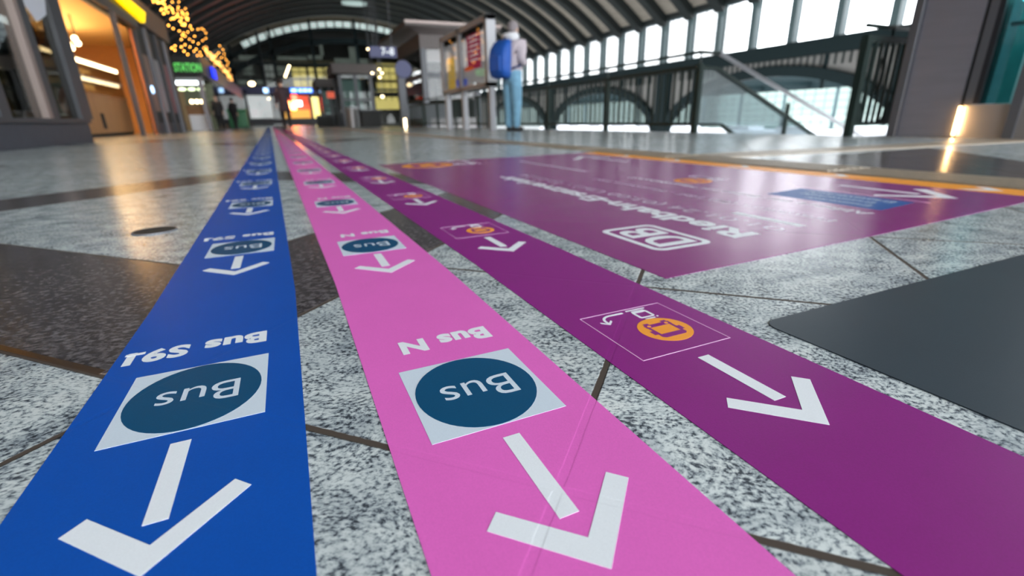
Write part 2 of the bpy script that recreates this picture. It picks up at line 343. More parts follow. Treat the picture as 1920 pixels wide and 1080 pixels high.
def text_part(name, s, origin, right, up, width, height, m, parent, off=0.0, lift=(0, 0, 0), spacing=1.0):
    vs, fs = fit_text(s, width, height, off, spacing); r, u, o = Vector(right), Vector(up), Vector(origin)
    b = MB(); b.add([o+r*v.x+u*v.y for v in vs], fs)
    me = bpy.data.meshes.new(name); me.from_pydata(b.v, [], b.f); me.materials.append(MT[m]); ob = bpy.data.objects.new(name, me); C.objects.link(ob)
    if parent is not None: put(ob, parent)
    return ob

def area(name, loc, sx, sy, e, col, rot):
    l = bpy.data.lights.new(name, 'AREA'); l.shape = 'RECTANGLE'; l.size = sx; l.size_y = sy; l.energy = e; l.color = col
    o = bpy.data.objects.new(name, l); C.objects.link(o); o.location = loc; o.rotation_euler = rot; return o

# ------------------------------------------------------------------ floor
XE = 4.86                                         # edge of the concourse slab along the railing
fl = MB()
fl.add([(-9.5, -22, 0), (XE, -22, 0), (XE, 74, 0), (-9.5, 74, 0), (-9.5, -22, -.25), (XE, -22, -.25), (XE, 74, -.25), (-9.5, 74, -.25)],
       [(0, 1, 2, 3), (4, 7, 6, 5), (0, 4, 5, 1), (1, 5, 6, 2), (2, 6, 7, 3), (3, 7, 4, 0)])
floor = struct(fl.build('floor', 'floor'))
struct(MB().box(XE, 12, -22, 2.85, -.25, -.001).build('floor', 'floor'))

# ground and platforms below the bridge
struct(MB().box(XE+.5, 150, -40, 140, -5.6, -5.4).build('floor', 'concrete'))

# ------------------------------------------------------------------ guiding strip, copper strip, drain
g = thing('guiding_strip', 'tan ribbed tactile guiding strip running along the floor beyond the big purple sticker', 'guiding strip', (2, 10, 0))
b = MB(); r = MB()
for k in range(60):
    y0 = -1.5+k*.9; b.box(1.87, 2.13, y0+.004, y0+.896, .0003, .004)
    for q in range(6): r.box(1.885+q*.04, 1.905+q*.04, y0+.02, y0+.88, .004, .0065)
b.build('paving_slab', 'tactile', g); r.build('rib', 'tactile', g)
g = thing('guiding_strip', 'tan tactile strip branching off at right angles toward the stairs', 'guiding strip', (3, 1.8, 0))
b = MB()
for k in range(6):
    y0 = 1.93-.055*k; b.flat([(2.14+k*.44, y0-.02), (2.575+k*.44, y0-.075), (2.575+k*.44, y0+.19), (2.14+k*.44, y0+.245)], .0003, .004)
b.build('paving_slab', 'tactile', g)
b = MB(); b.prism([(-1.35, 1.68, .0003), (-1.345, 1.685, .0003), (-.19, .53, .0003), (-.195, .525, .0003)], (0, 0, .0014))
tag(b.build('metal_strip', 'brass'), 'thin copper coloured metal strip along the edge of the dark granite at left', 'metal strip')
b = MB(); b.cyl((-.298, 1.288), .040, .0003, .002, 32)
dr = thing('floor_drain', 'round dark metal floor cover in the pale granite left of the blue tape', 'floor cover', (-.298, 1.288, 0))
b.build('cover', 'drain', dr)
b = MB()
for k in range(24):
    a = 2*math.pi*k/24; a2 = 2*math.pi*(k+1)/24
    b.prism([(-.298+.040*math.cos(a), 1.288+.040*math.sin(a), .0003), (-.298+.043*math.cos(a), 1.288+.043*math.sin(a), .0003), (-.298+.043*math.cos(a2), 1.288+.043*math.sin(a2), .0003), (-.298+.040*math.cos(a2), 1.288+.040*math.sin(a2), .0003)], (0, 0, .0022))
b.build('rim', 'grey_frame_l', dr)

# ------------------------------------------------------------------ route tapes
TZ = .0006
def drift(Y, k): return -k*max(0, Y-.7)
def tape(name_label, m, xl, xr, k, y1):
    b = MB(); ys = [-.25, 0, .35, .7, 1, 1.5, 2.2, 3, 4, 6, 9, 13, 18, 25, 35, y1]
    for i in range(len(ys)-1):
        a, c = ys[i], ys[i+1]; da, dc = drift(a, k), drift(c, k)
        b.v += []; b.add([(xl+da, a, TZ), (xr+da, a, TZ), (xr+dc, c, TZ), (xl+dc, c, TZ), (xl+da, a, .0001), (xr+da, a, .0001), (xr+dc, c, .0001), (xl+dc, c, .0001)],
              [(0, 1, 2, 3), (0, 4, 5, 1), (1, 5, 6, 2), (2, 6, 7, 3), (3, 7, 4, 0)])
    return tag(b.build('floor_tape', m), name_label, 'floor tape')
tb = tape('blue floor tape marked Bus S91, leftmost of the three route lines', 'blue', -.189, -.0205, .0215, 44)
tp = tape('pink floor tape marked Bus N, middle of the three route lines', 'pink', .033, .199, .0185, 44)
tv = tape('violet floor tape with orange bus pictograms, right of the pink line', 'violet', .247, .4145, .0165, 44)

def shaft(cx, y0, wd=.0133, ln=.083):
    return [(cx-wd/2, y0), (cx+wd/2, y0), (cx+wd/2, y0+ln), (cx-wd/2, y0+ln)]
def arrow(parent, cx, tip, z, w_=.049):
    """arrow toward the camera: shaft and chevron"""
    b = MB()
    b.flat(shaft(cx-.001, tip+.040), z, z+.0002)
    t = .0145
    b.flat([(cx, tip), (cx, tip+t*1.50), (cx-w_+.010, tip+t*1.50+w_-.010), (cx-w_, tip+w_+.001)], z, z+.0002)
    b.flat([(cx, tip), (cx+w_, tip+w_+.001), (cx+w_-.010, tip+t*1.50+w_-.010), (cx, tip+t*1.50)], z, z+.0002)
    return b.build('arrow', 'white', parent)
def disc(cx, cy, rx, ry, z, n=48): return MB().flat([(cx+rx*math.cos(2*math.pi*k/n), cy+ry*math.sin(2*math.pi*k/n)) for k in range(n)], z, z+.0002)

def bus_unit(parent, cx, y0, word, tw):
    """one print of a bus line: arrow, plate > roundel, lettering; tip of the arrow at y0"""
    a = arrow(parent, cx, y0, TZ)
    pc = (cx-.001, y0+.1955)
    p = MB().box(pc[0]-.0555, pc[0]+.0555, pc[1]-.0575, pc[1]+.0575, TZ, TZ+.0002).build('logo_plate', 'plate', parent)
    d = disc(pc[0]-.0005, pc[1], .0515, .0565, TZ+.0002).build('roundel', 'teal', p)
    t = text_part('roundel_word', 'Bus', (pc[0]+.0335, pc[1]+.0135, TZ+.00045), (-1, 0, 0), (0, -1, 0), .064, .033, 'plate', p, off=-.002)
    t2 = text_part('lettering', word, (pc[0]+.0525, y0+.3145, TZ+.00025), (-1, 0, 0), (0, -1, 0), tw, .0285, 'white', parent, off=.046, spacing=1.07)
    if '1' in word:   # the foot of the digit
        MB().box(cx-.001+.0525-tw-.002, cx-.001+.0525-tw+.015, y0+.3145, y0+.3095, TZ+.0002, TZ+.0004).build('digit_foot', 'white', t2)
    return [a, p, t2]
def replicate(units, parent, k, n, per):
    for i in range(1, n):
        dy = per*i; base = drift(.2+dy, k)-drift(.2, k)
        for u in units:
            if u.name.startswith('roundel'): continue
            c = u.copy(); C.objects.link(c); c.parent = parent; c.matrix_parent_inverse = u.matrix_parent_inverse.copy(); c.location = u.location+Vector((base, dy, 0))
            for ch in u.children:
                if i > 9: break
                h = ch.copy(); C.objects.link(h); h.parent = c; h.matrix_parent_inverse = ch.matrix_parent_inverse.copy()
            if i > 9 and u.children:
                h = u.children[0].copy(); C.objects.link(h); h.parent = c
bpy.context.view_layer.update()
ub = bus_unit(tb, -.104, .2480, 'Bus S91', .128); replicate(ub, tb, .0215, 26, .5745)
up_ = bus_unit(tp, .118, .1475, 'Bus N', .096); replicate(up_, tp, .0185, 26, .5700)

# violet pictogram (frame, tram, arrow, orange bus)
def pictogram(parent, cx, cy, s, z, ax=(1, 0), ay=(0, 1), frame=True):
    """cx, cy centre of the square; s its side; drawn with its top toward -ay"""
    def P(a, b_): return (cx+s*(a*ax[0]+b_*ay[0]), cy+s*(a*ax[1]+b_*ay[1]))
    def pol(pts): return [P(*q) for q in pts]
    outs = []
    if frame:
        b = MB(); t = .008
        for q in (((-.5, -.5), (.5, -.5), (.5, -.5+t), (-.5, -.5+t)), ((-.5, .5-t), (.5, .5-t), (.5, .5), (-.5, .5)), ((-.5, -.5), (-.5+t, -.5), (-.5+t, .5), (-.5, .5)), ((.5-t, -.5), (.5, -.5), (.5, .5), (.5-t, .5))):
            b.flat(pol(q), z, z+.0002)
        outs.append(b.build('outline', 'pale', parent))
    # orange roundel
    R = .262; n = 48; ox, oy = -.105, -.075
    o = MB().flat([P(ox+R*math.cos(2*math.pi*k/n), oy+R*math.sin(2*math.pi*k/n)) for k in range(n)], z, z+.0002).build('roundel', 'orange', parent)
    # bus on it: body ring, mirrors, wheels, lamps (bus seen from the front, wheels toward +b)
    b = MB(); zz = z+.00022; e = zz+.0001
    def q(pts): b.flat([P(ox+x_, oy+y_) for x_, y_ in pts], zz, e)
    q([(-.115, -.160), (.115, -.160), (.145, -.135), (.145, -.085), (-.145, -.085), (-.145, -.135)])       # roof
    q([(-.145, -.085), (-.115, -.085), (-.115, .075), (-.145, .075)]); q([(.115, -.085), (.145, -.085), (.145, .075), (.115, .075)])
    q([(-.180, -.075), (-.145, -.075), (-.145, .005), (-.180, .005)]); q([(.145, -.075), (.180, -.075), (.180, .005), (.145, .005)])
    q([(-.150, .075), (.150, .075), (.150, .135), (-.150, .135)])
    q([(-.135, .135), (-.075, .135), (-.075, .170), (-.135, .170)]); q([(.075, .135), (.135, .135), (.135, .170), (.075, .170)])
    bus = b.build('bus_symbol', 'violet_print', o)
    l = MB()
    for sx in (-.105, .105): l.flat([P(ox+sx+.020*math.cos(2*math.pi*k/14), oy+.105+.020*math.sin(2*math.pi*k/14)) for k in range(14)], e, e+.0001)
    l.build('headlamp', 'orange', bus)
    # tram and its tracks, white
    b = MB(); tx, ty = -.155, .335; zz = z
    def t_(pts): b.flat([P(tx+x_, ty+y_) for x_, y_ in pts], zz, zz+.0002)
    t_([(-.075, -.105), (.075, -.105), (.095, -.085), (-.095, -.085)])
    t_([(-.095, -.085), (-.065, -.085), (-.065, .03), (-.095, .03)]); t_([(.065, -.085), (.095, -.085), (.095, .03), (.065, .03)])
    t_([(-.095, .03), (.095, .03), (.075, .085), (-.075, .085)])
    t_([(-.12, .105), (.12, .105), (.12, .125), (-.12, .125)]); t_([(-.06, -.150), (.06, -.150), (.06, -.130), (-.06, -.130)])
    t_([(-.11, -.135), (-.09, -.135), (-.09, -.115), (-.11, -.115)])
    outs_t = b.build('tram_symbol', 'white', parent)
    # turning arrow
    b = MB(); pts = [(-.02, .44), (-.21, .44)]
    path = [(.02, .43), (.19, .43)]+[(.19+.115*math.sin(a), .315+.115*math.cos(a)) for a in [k*math.pi/12 for k in range(0, 7)]]+[(.305, .27)]
    path = [(x_-.0, y_) for x_, y_ in path]; hw = .014
    for (x0_, y0_), (x1_, y1_) in zip(path, path[1:]):
        L = math.hypot(x1_-x0_, y1_-y0_) or 1; nx_, ny_ = -(y1_-y0_)/L*hw, (x1_-x0_)/L*hw
        b.flat([P(x0_-nx_, y0_-ny_), P(x1_-nx_, y1_-ny_), P(x1_+nx_, y1_+ny_), P(x0_+nx_, y0_+ny_)], zz, zz+.0002)
    for sgn in (-1, 1):
        b.flat([P(.305, .235), P(.305+sgn*.065, .300), P(.305+sgn*.065, .330), P(.305, .270)], zz, zz+.0002)
    a = b.build('turning_arrow', 'white', parent)
    return outs+[o, outs_t, a]
# pictograms on the tape have x running to the left in their own frame
uv = [arrow(tv, .3345, .1775, TZ, .0485)]+pictogram(tv, .3325, .3745, .113, TZ, ax=(-1, 0))
bpy.context.view_layer.update()
def replicate2(units, parent, k, n, per):
    for i in range(1, n):
        dy = per*i; base = drift(.2+dy, k)-drift(.2, k)
        for u in units:
            c = u.copy(); C.objects.link(c); c.parent = parent; c.matrix_parent_inverse = u.matrix_parent_inverse.copy(); c.location = u.location+Vector((base, dy, 0))
            for ch in u.children:
                if i > 6: break
                h = ch.copy(); C.objects.link(h); h.parent = c; h.matrix_parent_inverse = ch.matrix_parent_inverse.copy()
replicate2(uv, tv, .0165, 24, .5615)

# ------------------------------------------------------------------ big purple poster on the floor
# its own frame: s along the reading direction (+Y), t downward on the page (+X)
st = bpy.data.objects.new('floor_sticker', None)
b = MB(); b.flat([(.463, .500), (1.03, .518), (1.60, .548), (1.862, .575), (1.862, 2.755), (.437, 2.717)], .0001, .0006)
st = tag(b.build('floor_sticker', 'poster'), 'large purple floor sticker with white writing about replacement buses, right of the violet tape', 'floor sticker')
Z = .0007
def T(s, X, Y, w_, h_, m='white', off=.0, nm='lettering'): return text_part(nm, s, (X, Y, Z), (0, 1, 0), (-1, 0, 0), w_, h_, m, st, off=off)
# logo: DB in a double rounded frame
def rrect(x0, x1, y0, y1, r, n=6):
    pts = []
    for cx_, cy_, a0 in ((x1-r, y1-r, 0), (x0+r, y1-r, 90), (x0+r, y0+r, 180), (x1-r, y0+r, 270)):
        for k in range(n+1): a = math.radians(a0+90*k/n); pts.append((cx_+r*math.cos(a), cy_+r*math.sin(a)))
    return pts
def ringmesh(o, i, z0, z1):
    n = len(o); b = MB(); b.add([(x, y, z1) for x, y in o]+[(x, y, z1) for x, y in i]+[(x, y, z0) for x, y in o]+[(x, y, z0) for x, y in i],
        [(k, (k+1) % n, n+(k+1) % n, n+k) for k in range(n)]+[(k, 2*n+k, 2*n+(k+1) % n, (k+1) % n) for k in range(n)]+[(n+k, n+(k+1) % n, 3*n+(k+1) % n, 3*n+k) for k in range(n)])
    return b
lo = ringmesh(rrect(.551, .682, .618, .800, .022), rrect(.563, .670, .630, .788, .014), Z-.0001, Z).build('logo_frame', 'white', st)
# bold D and B, drawn as outlines
def glyph(o, rings, m='white'):
    for outer, inner in rings: ringmesh(outer, inner, Z-.0001, Z).build('logo_letter', m, o)
def GD(pts, X0, Y0, W, H): return [(X0-(py*H), Y0+px*W) for px, py in pts]
def arc_letter(bumps, x_in, thick, W0=1.0):
    pass
Do = [(0, 0), (.50, 0), (.72, .05), (.90, .18), (1, .38), (1, .62), (.90, .82), (.72, .95), (.50, 1), (0, 1)]
Di = [(.27, .16), (.50, .16), (.60, .19), (.68, .26), (.73, .40), (.73, .60), (.68, .74), (.60, .81), (.50, .84), (.27, .84)]
glyph(lo, [(GD(Do, .660, .640, .064, .087), GD(Di, .660, .640, .064, .087))])
B1o = [(0, 0), (.58, 0), (.80, .03), (.95, .12), (1, .26), (.95, .40), (.80, .49), (.58, .53), (0, .53)]
B1i = [(.27, .14), (.55, .14), (.62, .16), (.67, .20), (.69, .265), (.67, .33), (.62, .37), (.55, .39), (.27, .39)]
B2o = [(0, .53), (.55, .53), (.78, .56), (.90, .64), (.93, .76), (.88, .89), (.74, .97), (.55, 1), (0, 1)]
B2i = [(.27, .62), (.52, .62), (.58, .64), (.62, .69), (.63, .745), (.62, .80), (.58, .84), (.52, .86), (.27, .86)]
glyph(lo, [(GD(B1o, .660, .715, .062, .087), GD(B1i, .660, .715, .062, .087)), (GD(B2o, .660, .715, .062, .087), GD(B2i, .660, .715, .062, .087))])
T('Riedbahn-Ersatzverkehr', .803, .625, 1.185, .066, off=.034)
T('01.01.24 (03:00 Uhr) - 22.01.24', .886, .625, 1.19, .036, 'white_soft', nm='date_line')
MB().box(.923, .946, .632, .805, Z-.0001, Z).build('rule', 'white', st)
T('Frankfurt (M) Hbf - Mannheim Hbf', 1.046, .633, .90, .026, 'white_soft', .006, nm='small_print')
T('Abfahrt der Busse am Hauptbahnhof', 1.188, .640, .86, .032, 'white', .014, nm='small_print')
pictogram(st, .690, 2.5625, .50, Z-.0001, ax=(0, 1), ay=(1, 0), frame=False)
MB().box(1.140, 1.157, 1.77, 2.43, Z-.0001, Z).build('rule', 'white_soft', st)
bp_ = MB().flat([(1.235, .655), (1.41, .675), (1.41, .98), (1.235, .96)], Z-.0001, Z).build('blue_panel', 'navy', st)
for x_, y_, w_, h_ in ((1.285, .70, .17, .026), (1.335, .72, .20, .026), (1.385, .70, .24, .030)): text_part('panel_lettering', 'Ersatzverkehr', (x_, y_, Z+.0001), (0, 1, 0), (-1, 0, 0), w_, h_, 'plate', bp_, off=.01)
MB().flat([(1.430, .655), (1.436, .655), (1.436, 1.02), (1.430, 1.02)], Z-.0001, Z).build('thin_rule', 'pale', st)
pictogram(st, 1.30, 1.32, .24, Z-.0001, ax=(0, 1), ay=(1, 0), frame=False)
b = MB()   # arrow pointing to the near edge
b.flat([(1.552, .745), (1.576, .745), (1.576, .965), (1.552, .965)], Z-.0001, Z); b.build('arrow_shaft', 'white', st)
b = MB(); b.flat([(1.562, .655), (1.562, .700), (1.462, .800), (1.436, .790)], Z-.0001, Z); b.flat([(1.562, .655), (1.672, .780), (1.650, .805), (1.562, .700)], Z-.0001, Z)
b.build('arrow_head', 'white', st)
b = MB(); b.flat([(1.56, 2.05), (1.58, 2.05), (1.58, 2.36), (1.56, 2.36)], Z-.0001, Z); b.build('arrow_shaft', 'white', st)
b = MB(); b.flat([(1.57, 2.50), (1.57, 2.45), (1.46, 2.33), (1.43, 2.35)], Z-.0001, Z); b.flat([(1.57, 2.50), (1.68, 2.35), (1.66, 2.33), (1.57, 2.45)], Z-.0001, Z); b.build('arrow_head', 'white', st)
ob = MB().flat([(1.735, .563), (1.861, .576), (1.861, 2.75), (1.735, 2.74)], Z-.0001, Z).build('orange_border', 'orange', st)
for k in range(5):
    y = .66+.42*k; x = 1.80
    MB().flat([(x-.045, y+.05), (x, y), (x+.045, y+.05), (x+.045, y+.085), (x, y+.035), (x-.045, y+.085)], Z, Z+.0001).build('border_arrow', 'white', ob)

# grey mat at lower right
b = MB(); b.flat(rrect(.449, 1.75, -.62, .330, .018, 8), .0001, .0012)
tag(b.build('floor_mat', 'mat_grey'), 'plain grey rounded floor mat at the right edge beside the violet tape', 'floor mat')

# ------------------------------------------------------------------ hall shell
XW = 27.5; ZS, ZE = 3.95, 6.9; YF = 72.6; Y0R = -13; BAY = 2.71; YC0 = 15.84-13*BAY
CX, CZ, RR = 9.3, -15.8, 29.1
def arc_pt(x, R=RR): return CZ+math.sqrt(max(0, R*R-(x-CX)**2))
XL = CX-(XW-CX)
def vault(y0, y1, R0, R1, n=40, xa=XL, xb=XW):
    b = MB(); vs = []; fs = []
    a0 = math.atan2(arc_pt(xa)-CZ, xa-CX); a1 = math.atan2(arc_pt(xb)-CZ, xb-CX)
    for i in range(n+1):
        a = a0+(a1-a0)*i/n; c, s_ = math.cos(a), math.sin(a)
        for R in (R0, R1):
            for y in (y0, y1): vs.append((CX+R*c, y, CZ+R*s_))
    for i in range(n):
        k = 4*i; fs += [(k, k+4, k+5, k+1), (k+2, k+3, k+7, k+6), (k, k+2, k+6, k+4), (k+1, k+5, k+7, k+3)]
    fs += [(0, 1, 3, 2), (4*n, 4*n+2, 4*n+3, 4*n+1)]
    return b.add(vs, fs)
struct(vault(Y0R, YF+6.3, RR+.05, RR+.25).build('ceiling', 'roof_pan'))  # open rear end, out of view, set to let daylight onto the floor
b = MB()
k = 0; y = YC0
while y < YF:
    if y > Y0R:
        v = vault(y-.36, y+.36, RR-.50, RR+.04, 36); b.add(v.v, v.f)
    y += BAY
rb = b.build('ceiling_rib', 'rib'); struct(rb); rb.name = 'trim_1'
# right clerestory wall
cols = []; y = YC0; b = MB()
while y < YF+1:
    if y > -20:
        cols.append(y)
        b.box(XW-.25, XW+.25, y-.19, y+.19, ZS, ZE+.2)
        b.prism([(XW-.2, y-.19, ZE+.1), (XW-.2, y-.19, ZE-.7), (XW-.2, y-.42, ZE+.1)], (.3, 0, 0))
        b.prism([(XW-.2, y+.19, ZE+.1), (XW-.2, y+.42, ZE+.1), (XW-.2, y+.19, ZE-.7)], (.3, 0, 0))
    y += BAY
b.build('trim_2', 'steel_l')['kind'] = 'structure'
struct(MB().box(XW-.35, XW+.35, -20, YF, ZE, ZE+.55).build('trim_3', 'rib'))
nwin = 0
for i in range(len(cols)-1):
    a, c = cols[i]+.19, cols[i+1]-.19
    if a < -20: continue
    nwin += 1
    b = MB(); b.box(XW-.04, XW+.04, a, c, ZS, ZS+.07); b.box(XW-.04, XW+.04, a, c, ZE-.1, ZE)
    for q in (1, 2, 3): yy = a+(c-a)*q/4; b.box(XW-.015, XW+.015, yy-.015, yy+.015, ZE-.55, ZE-.1)
    fr = struct(b.build('window_%d' % nwin, 'mull')); MB().box(XW-.008, XW+.008, a, c, ZS+.07, ZE-.1).build('pane', 'glass', fr)
# beam below the windows and the arched wall down to the platforms
struct(MB().box(XW-.5, XW+.5, -20, YF, 3.15, ZS).build('trim_4', 'steel'))
ARC = [(4.4+18.1*k, 8.15) for k in range(0, 4)]
def arched_wall(x0, x1, zt, zb, m, nm, ycs, hr, zspring, zpk):
    b = MB(); y_prev = -20
    for yc, hw in ycs:
        n = 20; pts = []
        for i in range(n+1):
            a = math.pi*(1-i/n); pts.append((yc+hw*math.cos(a), zspring+(zpk-zspring)*math.sin(a)))
        b.prism([(x0, y_prev, zb), (x0, pts[0][0], zb), (x0, pts[0][0], zt), (x0, y_prev, zt)], (x1-x0, 0, 0))
        for i in range(n):
            (ya, za), (yb, zb_) = pts[i], pts[i+1]
            b.prism([(x0, ya, za), (x0, yb, zb_), (x0, yb, zt), (x0, ya, zt)], (x1-x0, 0, 0))
        y_prev = pts[-1][0]
    b.prism([(x0, y_prev, zb), (x0, YF, zb), (x0, YF, zt), (x0, y_prev, zt)], (x1-x0, 0, 0))
    return b.build(nm, m)
ycs = [(yc, 8.4) for yc, _ in ARC if yc > -2]
struct(arched_wall(XW-.1, XW+.1, 3.2, -5.4, 'panel', 'wall_right', ycs, 8.4, -1.2, 2.55))
# dark steel arch rings, posts and panel ribs
b = MB()
for yc, hw in ycs:
    n = 24; pr = None
    for i in range(n+1):
        a = math.pi*(1-i/n); p = (yc+hw*math.cos(a), -1.2+3.75*math.sin(a)); q = (yc+(hw-.0)*math.cos(a)*1.0, -1.2+3.75*math.sin(a)+.0)
        if pr: b.bar((XW-.3, *pr), (XW-.3, *p), .55, up=(1, 0, 0), ht=.5)
        pr = p
    b.box(XW-.5, XW+.3, yc+8.5, yc+9.6, -5.4, 3.2)
    for q in range(-7, 8): 
        if abs(q) in (3, 6, 7, 5): b.box(XW-.2, XW-.1, yc+q*1.2-.09, yc+q*1.2+.09, 1.4 if abs(q) < 4 else -.5, 3.2)
struct(b.build('trim_5', 'steel'))
b = MB()
y = 8
while y < YF: b.box(XW-.17, XW-.1, y-.03, y+.03, 2.6, 3.2); y += .4
struct(b.build('trim_6', 'steel'))
# train shed behind: roof deck cut short to let daylight onto the trains, back wall of tinted glazing
struct(MB().box(XW+.5, 30.5, -6, 151, 2.9, 3.15).build('ceiling', 'dark'))
b = MB()
for k in range(28):
    yy = 2+k*5; b.box(XW+.6, 44.8, yy, yy+.3, 2.5, 2.9)
struct(b.build('trim_7', 'steel'))
BX = 45
struct(MB().box(BX-.2, BX+.2, -6, 151, 2.2, 4.6).build('trim_8', 'steel'))
n2 = 0
y = 4
while y < 150:
    n2 += 1; b = MB()
    b.box(BX-.05, BX+.05, y-.14, y+.14, -1.3, 2.3)
    for q in range(1, 5): b.box(BX-.012, BX+.012, y+q*1.02-.025, y+q*1.02+.025, -1.3, 2.3)
    for q in range(0, 6): b.box(BX-.03, BX+.03, y, y+5.1, -1.28+q*.6, -1.23+q*.6)
    fr = struct(b.build('window_%d' % (nwin+n2), 'mull')); MB().box(BX-.01, BX+.01, y+.1, y+5.0, -1.3, 2.3).build('pane', 'glass_mint', fr)
    y += 5.1
struct(MB().box(BX-.3, BX+.3, -6, 151, -5.4, -1.3).build('wall_right_2', 'concrete'))
# platform hall: trains standing below
def train(x, y0, y1, label, band, zt=-.95):
    t = thing('train', label, 'train', (x, y0, -5.4))
    MB().prism([(x-1.4, y0, -4.6), (x+1.4, y0, -4.6), (x+1.4, y0, zt-.45), (x+1.0, y0, zt), (x-1.0, y0, zt), (x-1.4, y0, zt-.45)], (0, y1-y0, 0)).build('body', 'train_white', t, bevel=.05)
    MB().box(x-1.42, x-1.40, y0+.5, y1-.5, zt-1.0, zt-.5).build('stripe', band, t)
    b = MB(); yy = y0+1
    while yy < y1-2: b.box(x-1.43, x-1.40, yy, yy+1.5, -3.2, -2.3); yy += 2
    b.build('window_band', 'dark', t)
    yy = y0+1
    while yy < y1-3: MB().box(x-.8, x+.8, yy, yy+2.2, zt, zt+.22).build('roof_unit', 'train_white', t); yy += 4.5
    yy = y0+2
    while yy < y1-2: MB().box(x-1.2, x+1.2, yy, yy+2, -5.4, -4.6).build('bogie', 'dark', t); yy += 9
    return t
train(32.5, 17, 31.5, 'white roofed train far below, seen past the lower end of the stair handrail', 'train_red')
train(33.5, 33.5, 62, 'long train with yellow stripe far below, seen through the long railing', 'train_yellow')
train(38.5, -8, 15.5, 'pale train seen under the short railing panel beside the steel lift', 'train_white')

# far end wall with steel and glass
def fy(x, y, Y=YF): return atY(x, y, Y)
struct(MB().box(XL, XW, YF+6, YF+6.2, -5, 14).build('wall_back', 'dark'))
b = MB()
xs = [-7.5, -4.5, -1.2, .2, 5, 10.5, 16, 21]
for x in xs: b.box(x-.16, x+.16, YF-.2, YF+.1, 0, arc_pt(x)-.4)
for z in (4.4, 7.4): b.box(XL, XW, YF-.15, YF+.1, z-.14, z+.14)
def arcband(r0, r1, y0, y1):
    v = vault(y0, y1, r0, r1, 40); return v
v = arcband(RR-1.75, RR-1.45, YF-.2, YF+.1); b.add(v.v, v.f)
v = arcband(RR-3.3, RR-2.7, YF-.2, YF+.1); b.add(v.v, v.f)
struct(b.build('wall_back', 'steel'))
mwin = nwin+n2
# curved strip of roof-edge panes, their sky brightness put in as emission
a0 = math.radians(116); a1 = math.radians(60); nn = 26
for i in range(nn):
    aa = a0+(a1-a0)*i/nn; ab = aa+(a1-a0)/nn*.82; mwin += 1
    p = [(CX+R*math.cos(a_), YF, CZ+R*math.sin(a_)) for R, a_ in ((RR-1.45, aa), (RR-1.45, ab), (RR-.75, ab), (RR-.75, aa))]
    fr = struct(MB().prism(p, (0, .05, 0)).build('window_%d' % mwin, mat('sky_glow_pane', (.6, .7, .68), .5, emit=(.62, .76, .73), es=.55) if i == 0 else bpy.data.materials['sky_glow_pane']))
# glazing of the end wall
mwin += 1
struct(MB().box(XL+1, XW-1, YF+.02, YF+.04, 0, 10.5).build('window_%d' % mwin, 'glass_dark'))
mwin += 1
p, q = atY(758, 92, YF-.3), atY(850, 92, YF-.3); t_, u_ = atY(800, 66, YF-.3), atY(800, 116, YF-.3)
pts = [(p.x+.45*(q.x-p.x), YF-.3, u_.z), (p.x+.12*(q.x-p.x), YF-.3, t_.z-.3), (p.x+.3*(q.x-p.x), YF-.3, t_.z+.1), (q.x-.4, YF-.3, t_.z-.3), (q.x, YF-.3, t_.z-1), (q.x, YF-.3, u_.z)]
fr = struct(MB().prism(pts, (0, .06, 0)).build('window_%d' % mwin, 'sky_win'))
b = MB()
for k in range(9): xx = p.x+(q.x-p.x)*k/8; b.box(xx-.05, xx+.05, YF-.36, YF-.31, u_.z, t_.z)
for k in range(6): zz = u_.z+(t_.z-u_.z)*k/5; b.box(p.x, q.x, YF-.36, YF-.31, zz-.04, zz+.04)
b.build('muntin', 'steel', fr)
# rooms lit yellow behind the glazing, one per bay
def lit(px0, px1, py0, py1, m, nm='window', Y=YF+1.2):
    p, q = atY(px0, (py0+py1)/2, Y), atY(px1, (py0+py1)/2, Y); t, u = atY((px0+px1)/2, py0, Y), atY((px0+px1)/2, py1, Y)
    return MB().box(p.x, q.x, Y, Y+.2, u.z, t.z).build(nm, m)
for q in ((548, 574, 127, 146), (579, 606, 127, 146), (611, 641, 127, 160), (551, 576, 150, 166), (580, 604, 150, 170), (707, 748, 120, 150), (707, 748, 155, 172), (705, 748, 182, 205)):
    mwin += 1; struct(lit(*q, 'yellow_win', 'window_%d' % mwin))
for q in ((448, 492, 104, 112), (520, 575, 106, 112), (578, 604, 104, 111), (628, 690, 110, 122), (600, 606, 84, 104), (655, 672, 88, 110), (455, 475, 118, 140), (520, 545, 124, 140), (445, 495, 150, 158)):
    mwin += 1; struct(lit(*q, 'gallery', 'window_%d' % mwin))  # faint glowing patches added to lift the black end wall
for q in ((497, 514, 121, 145), (500, 512, 150, 166)):
    mwin += 1; struct(lit(*q, 'white_poster', 'window_%d' % mwin))
b = MB()
for zz in (5.6, 6.5): b.box(XL, XW, YF+1.0, YF+1.1, zz, zz+.12)
for k in range(30): b.box(-6+k*.9, -5.93+k*.9, YF+1.0, YF+1.1, 3.0, 7.6)
struct(b.build('trim_9', 'steel'))
# bluish grey gallery slabs behind the glass
b = MB(); b.box(-6, 24, YF+2, YF+5, 7.8, 8.1); b.box(-6, 24, YF+2, YF+5, 4.2, 4.5)
struct(b.build('trim_10', 'panel'))
for px, py, Y_, w2, lb in ((668, 40, 60, 1.3, 'pale oval skylight in the dark roof above the end wall'), (640, 2, 42, 1.6, 'pale skylight at the top edge of the view, nearer than the other')):
    c = atY(px, py, Y_); zc = arc_pt(c.x, RR-.9)-.3
    o = MB(); n = 20; o.prism([(c.x+w2*math.cos(2*math.pi*k/n), Y_+.55*w2*math.sin(2*math.pi*k/n), zc) for k in range(n)], (0, 0, .25)); o = o.build('skylight', 'sky_pane_mat'); tag(o, lb, 'skylight')
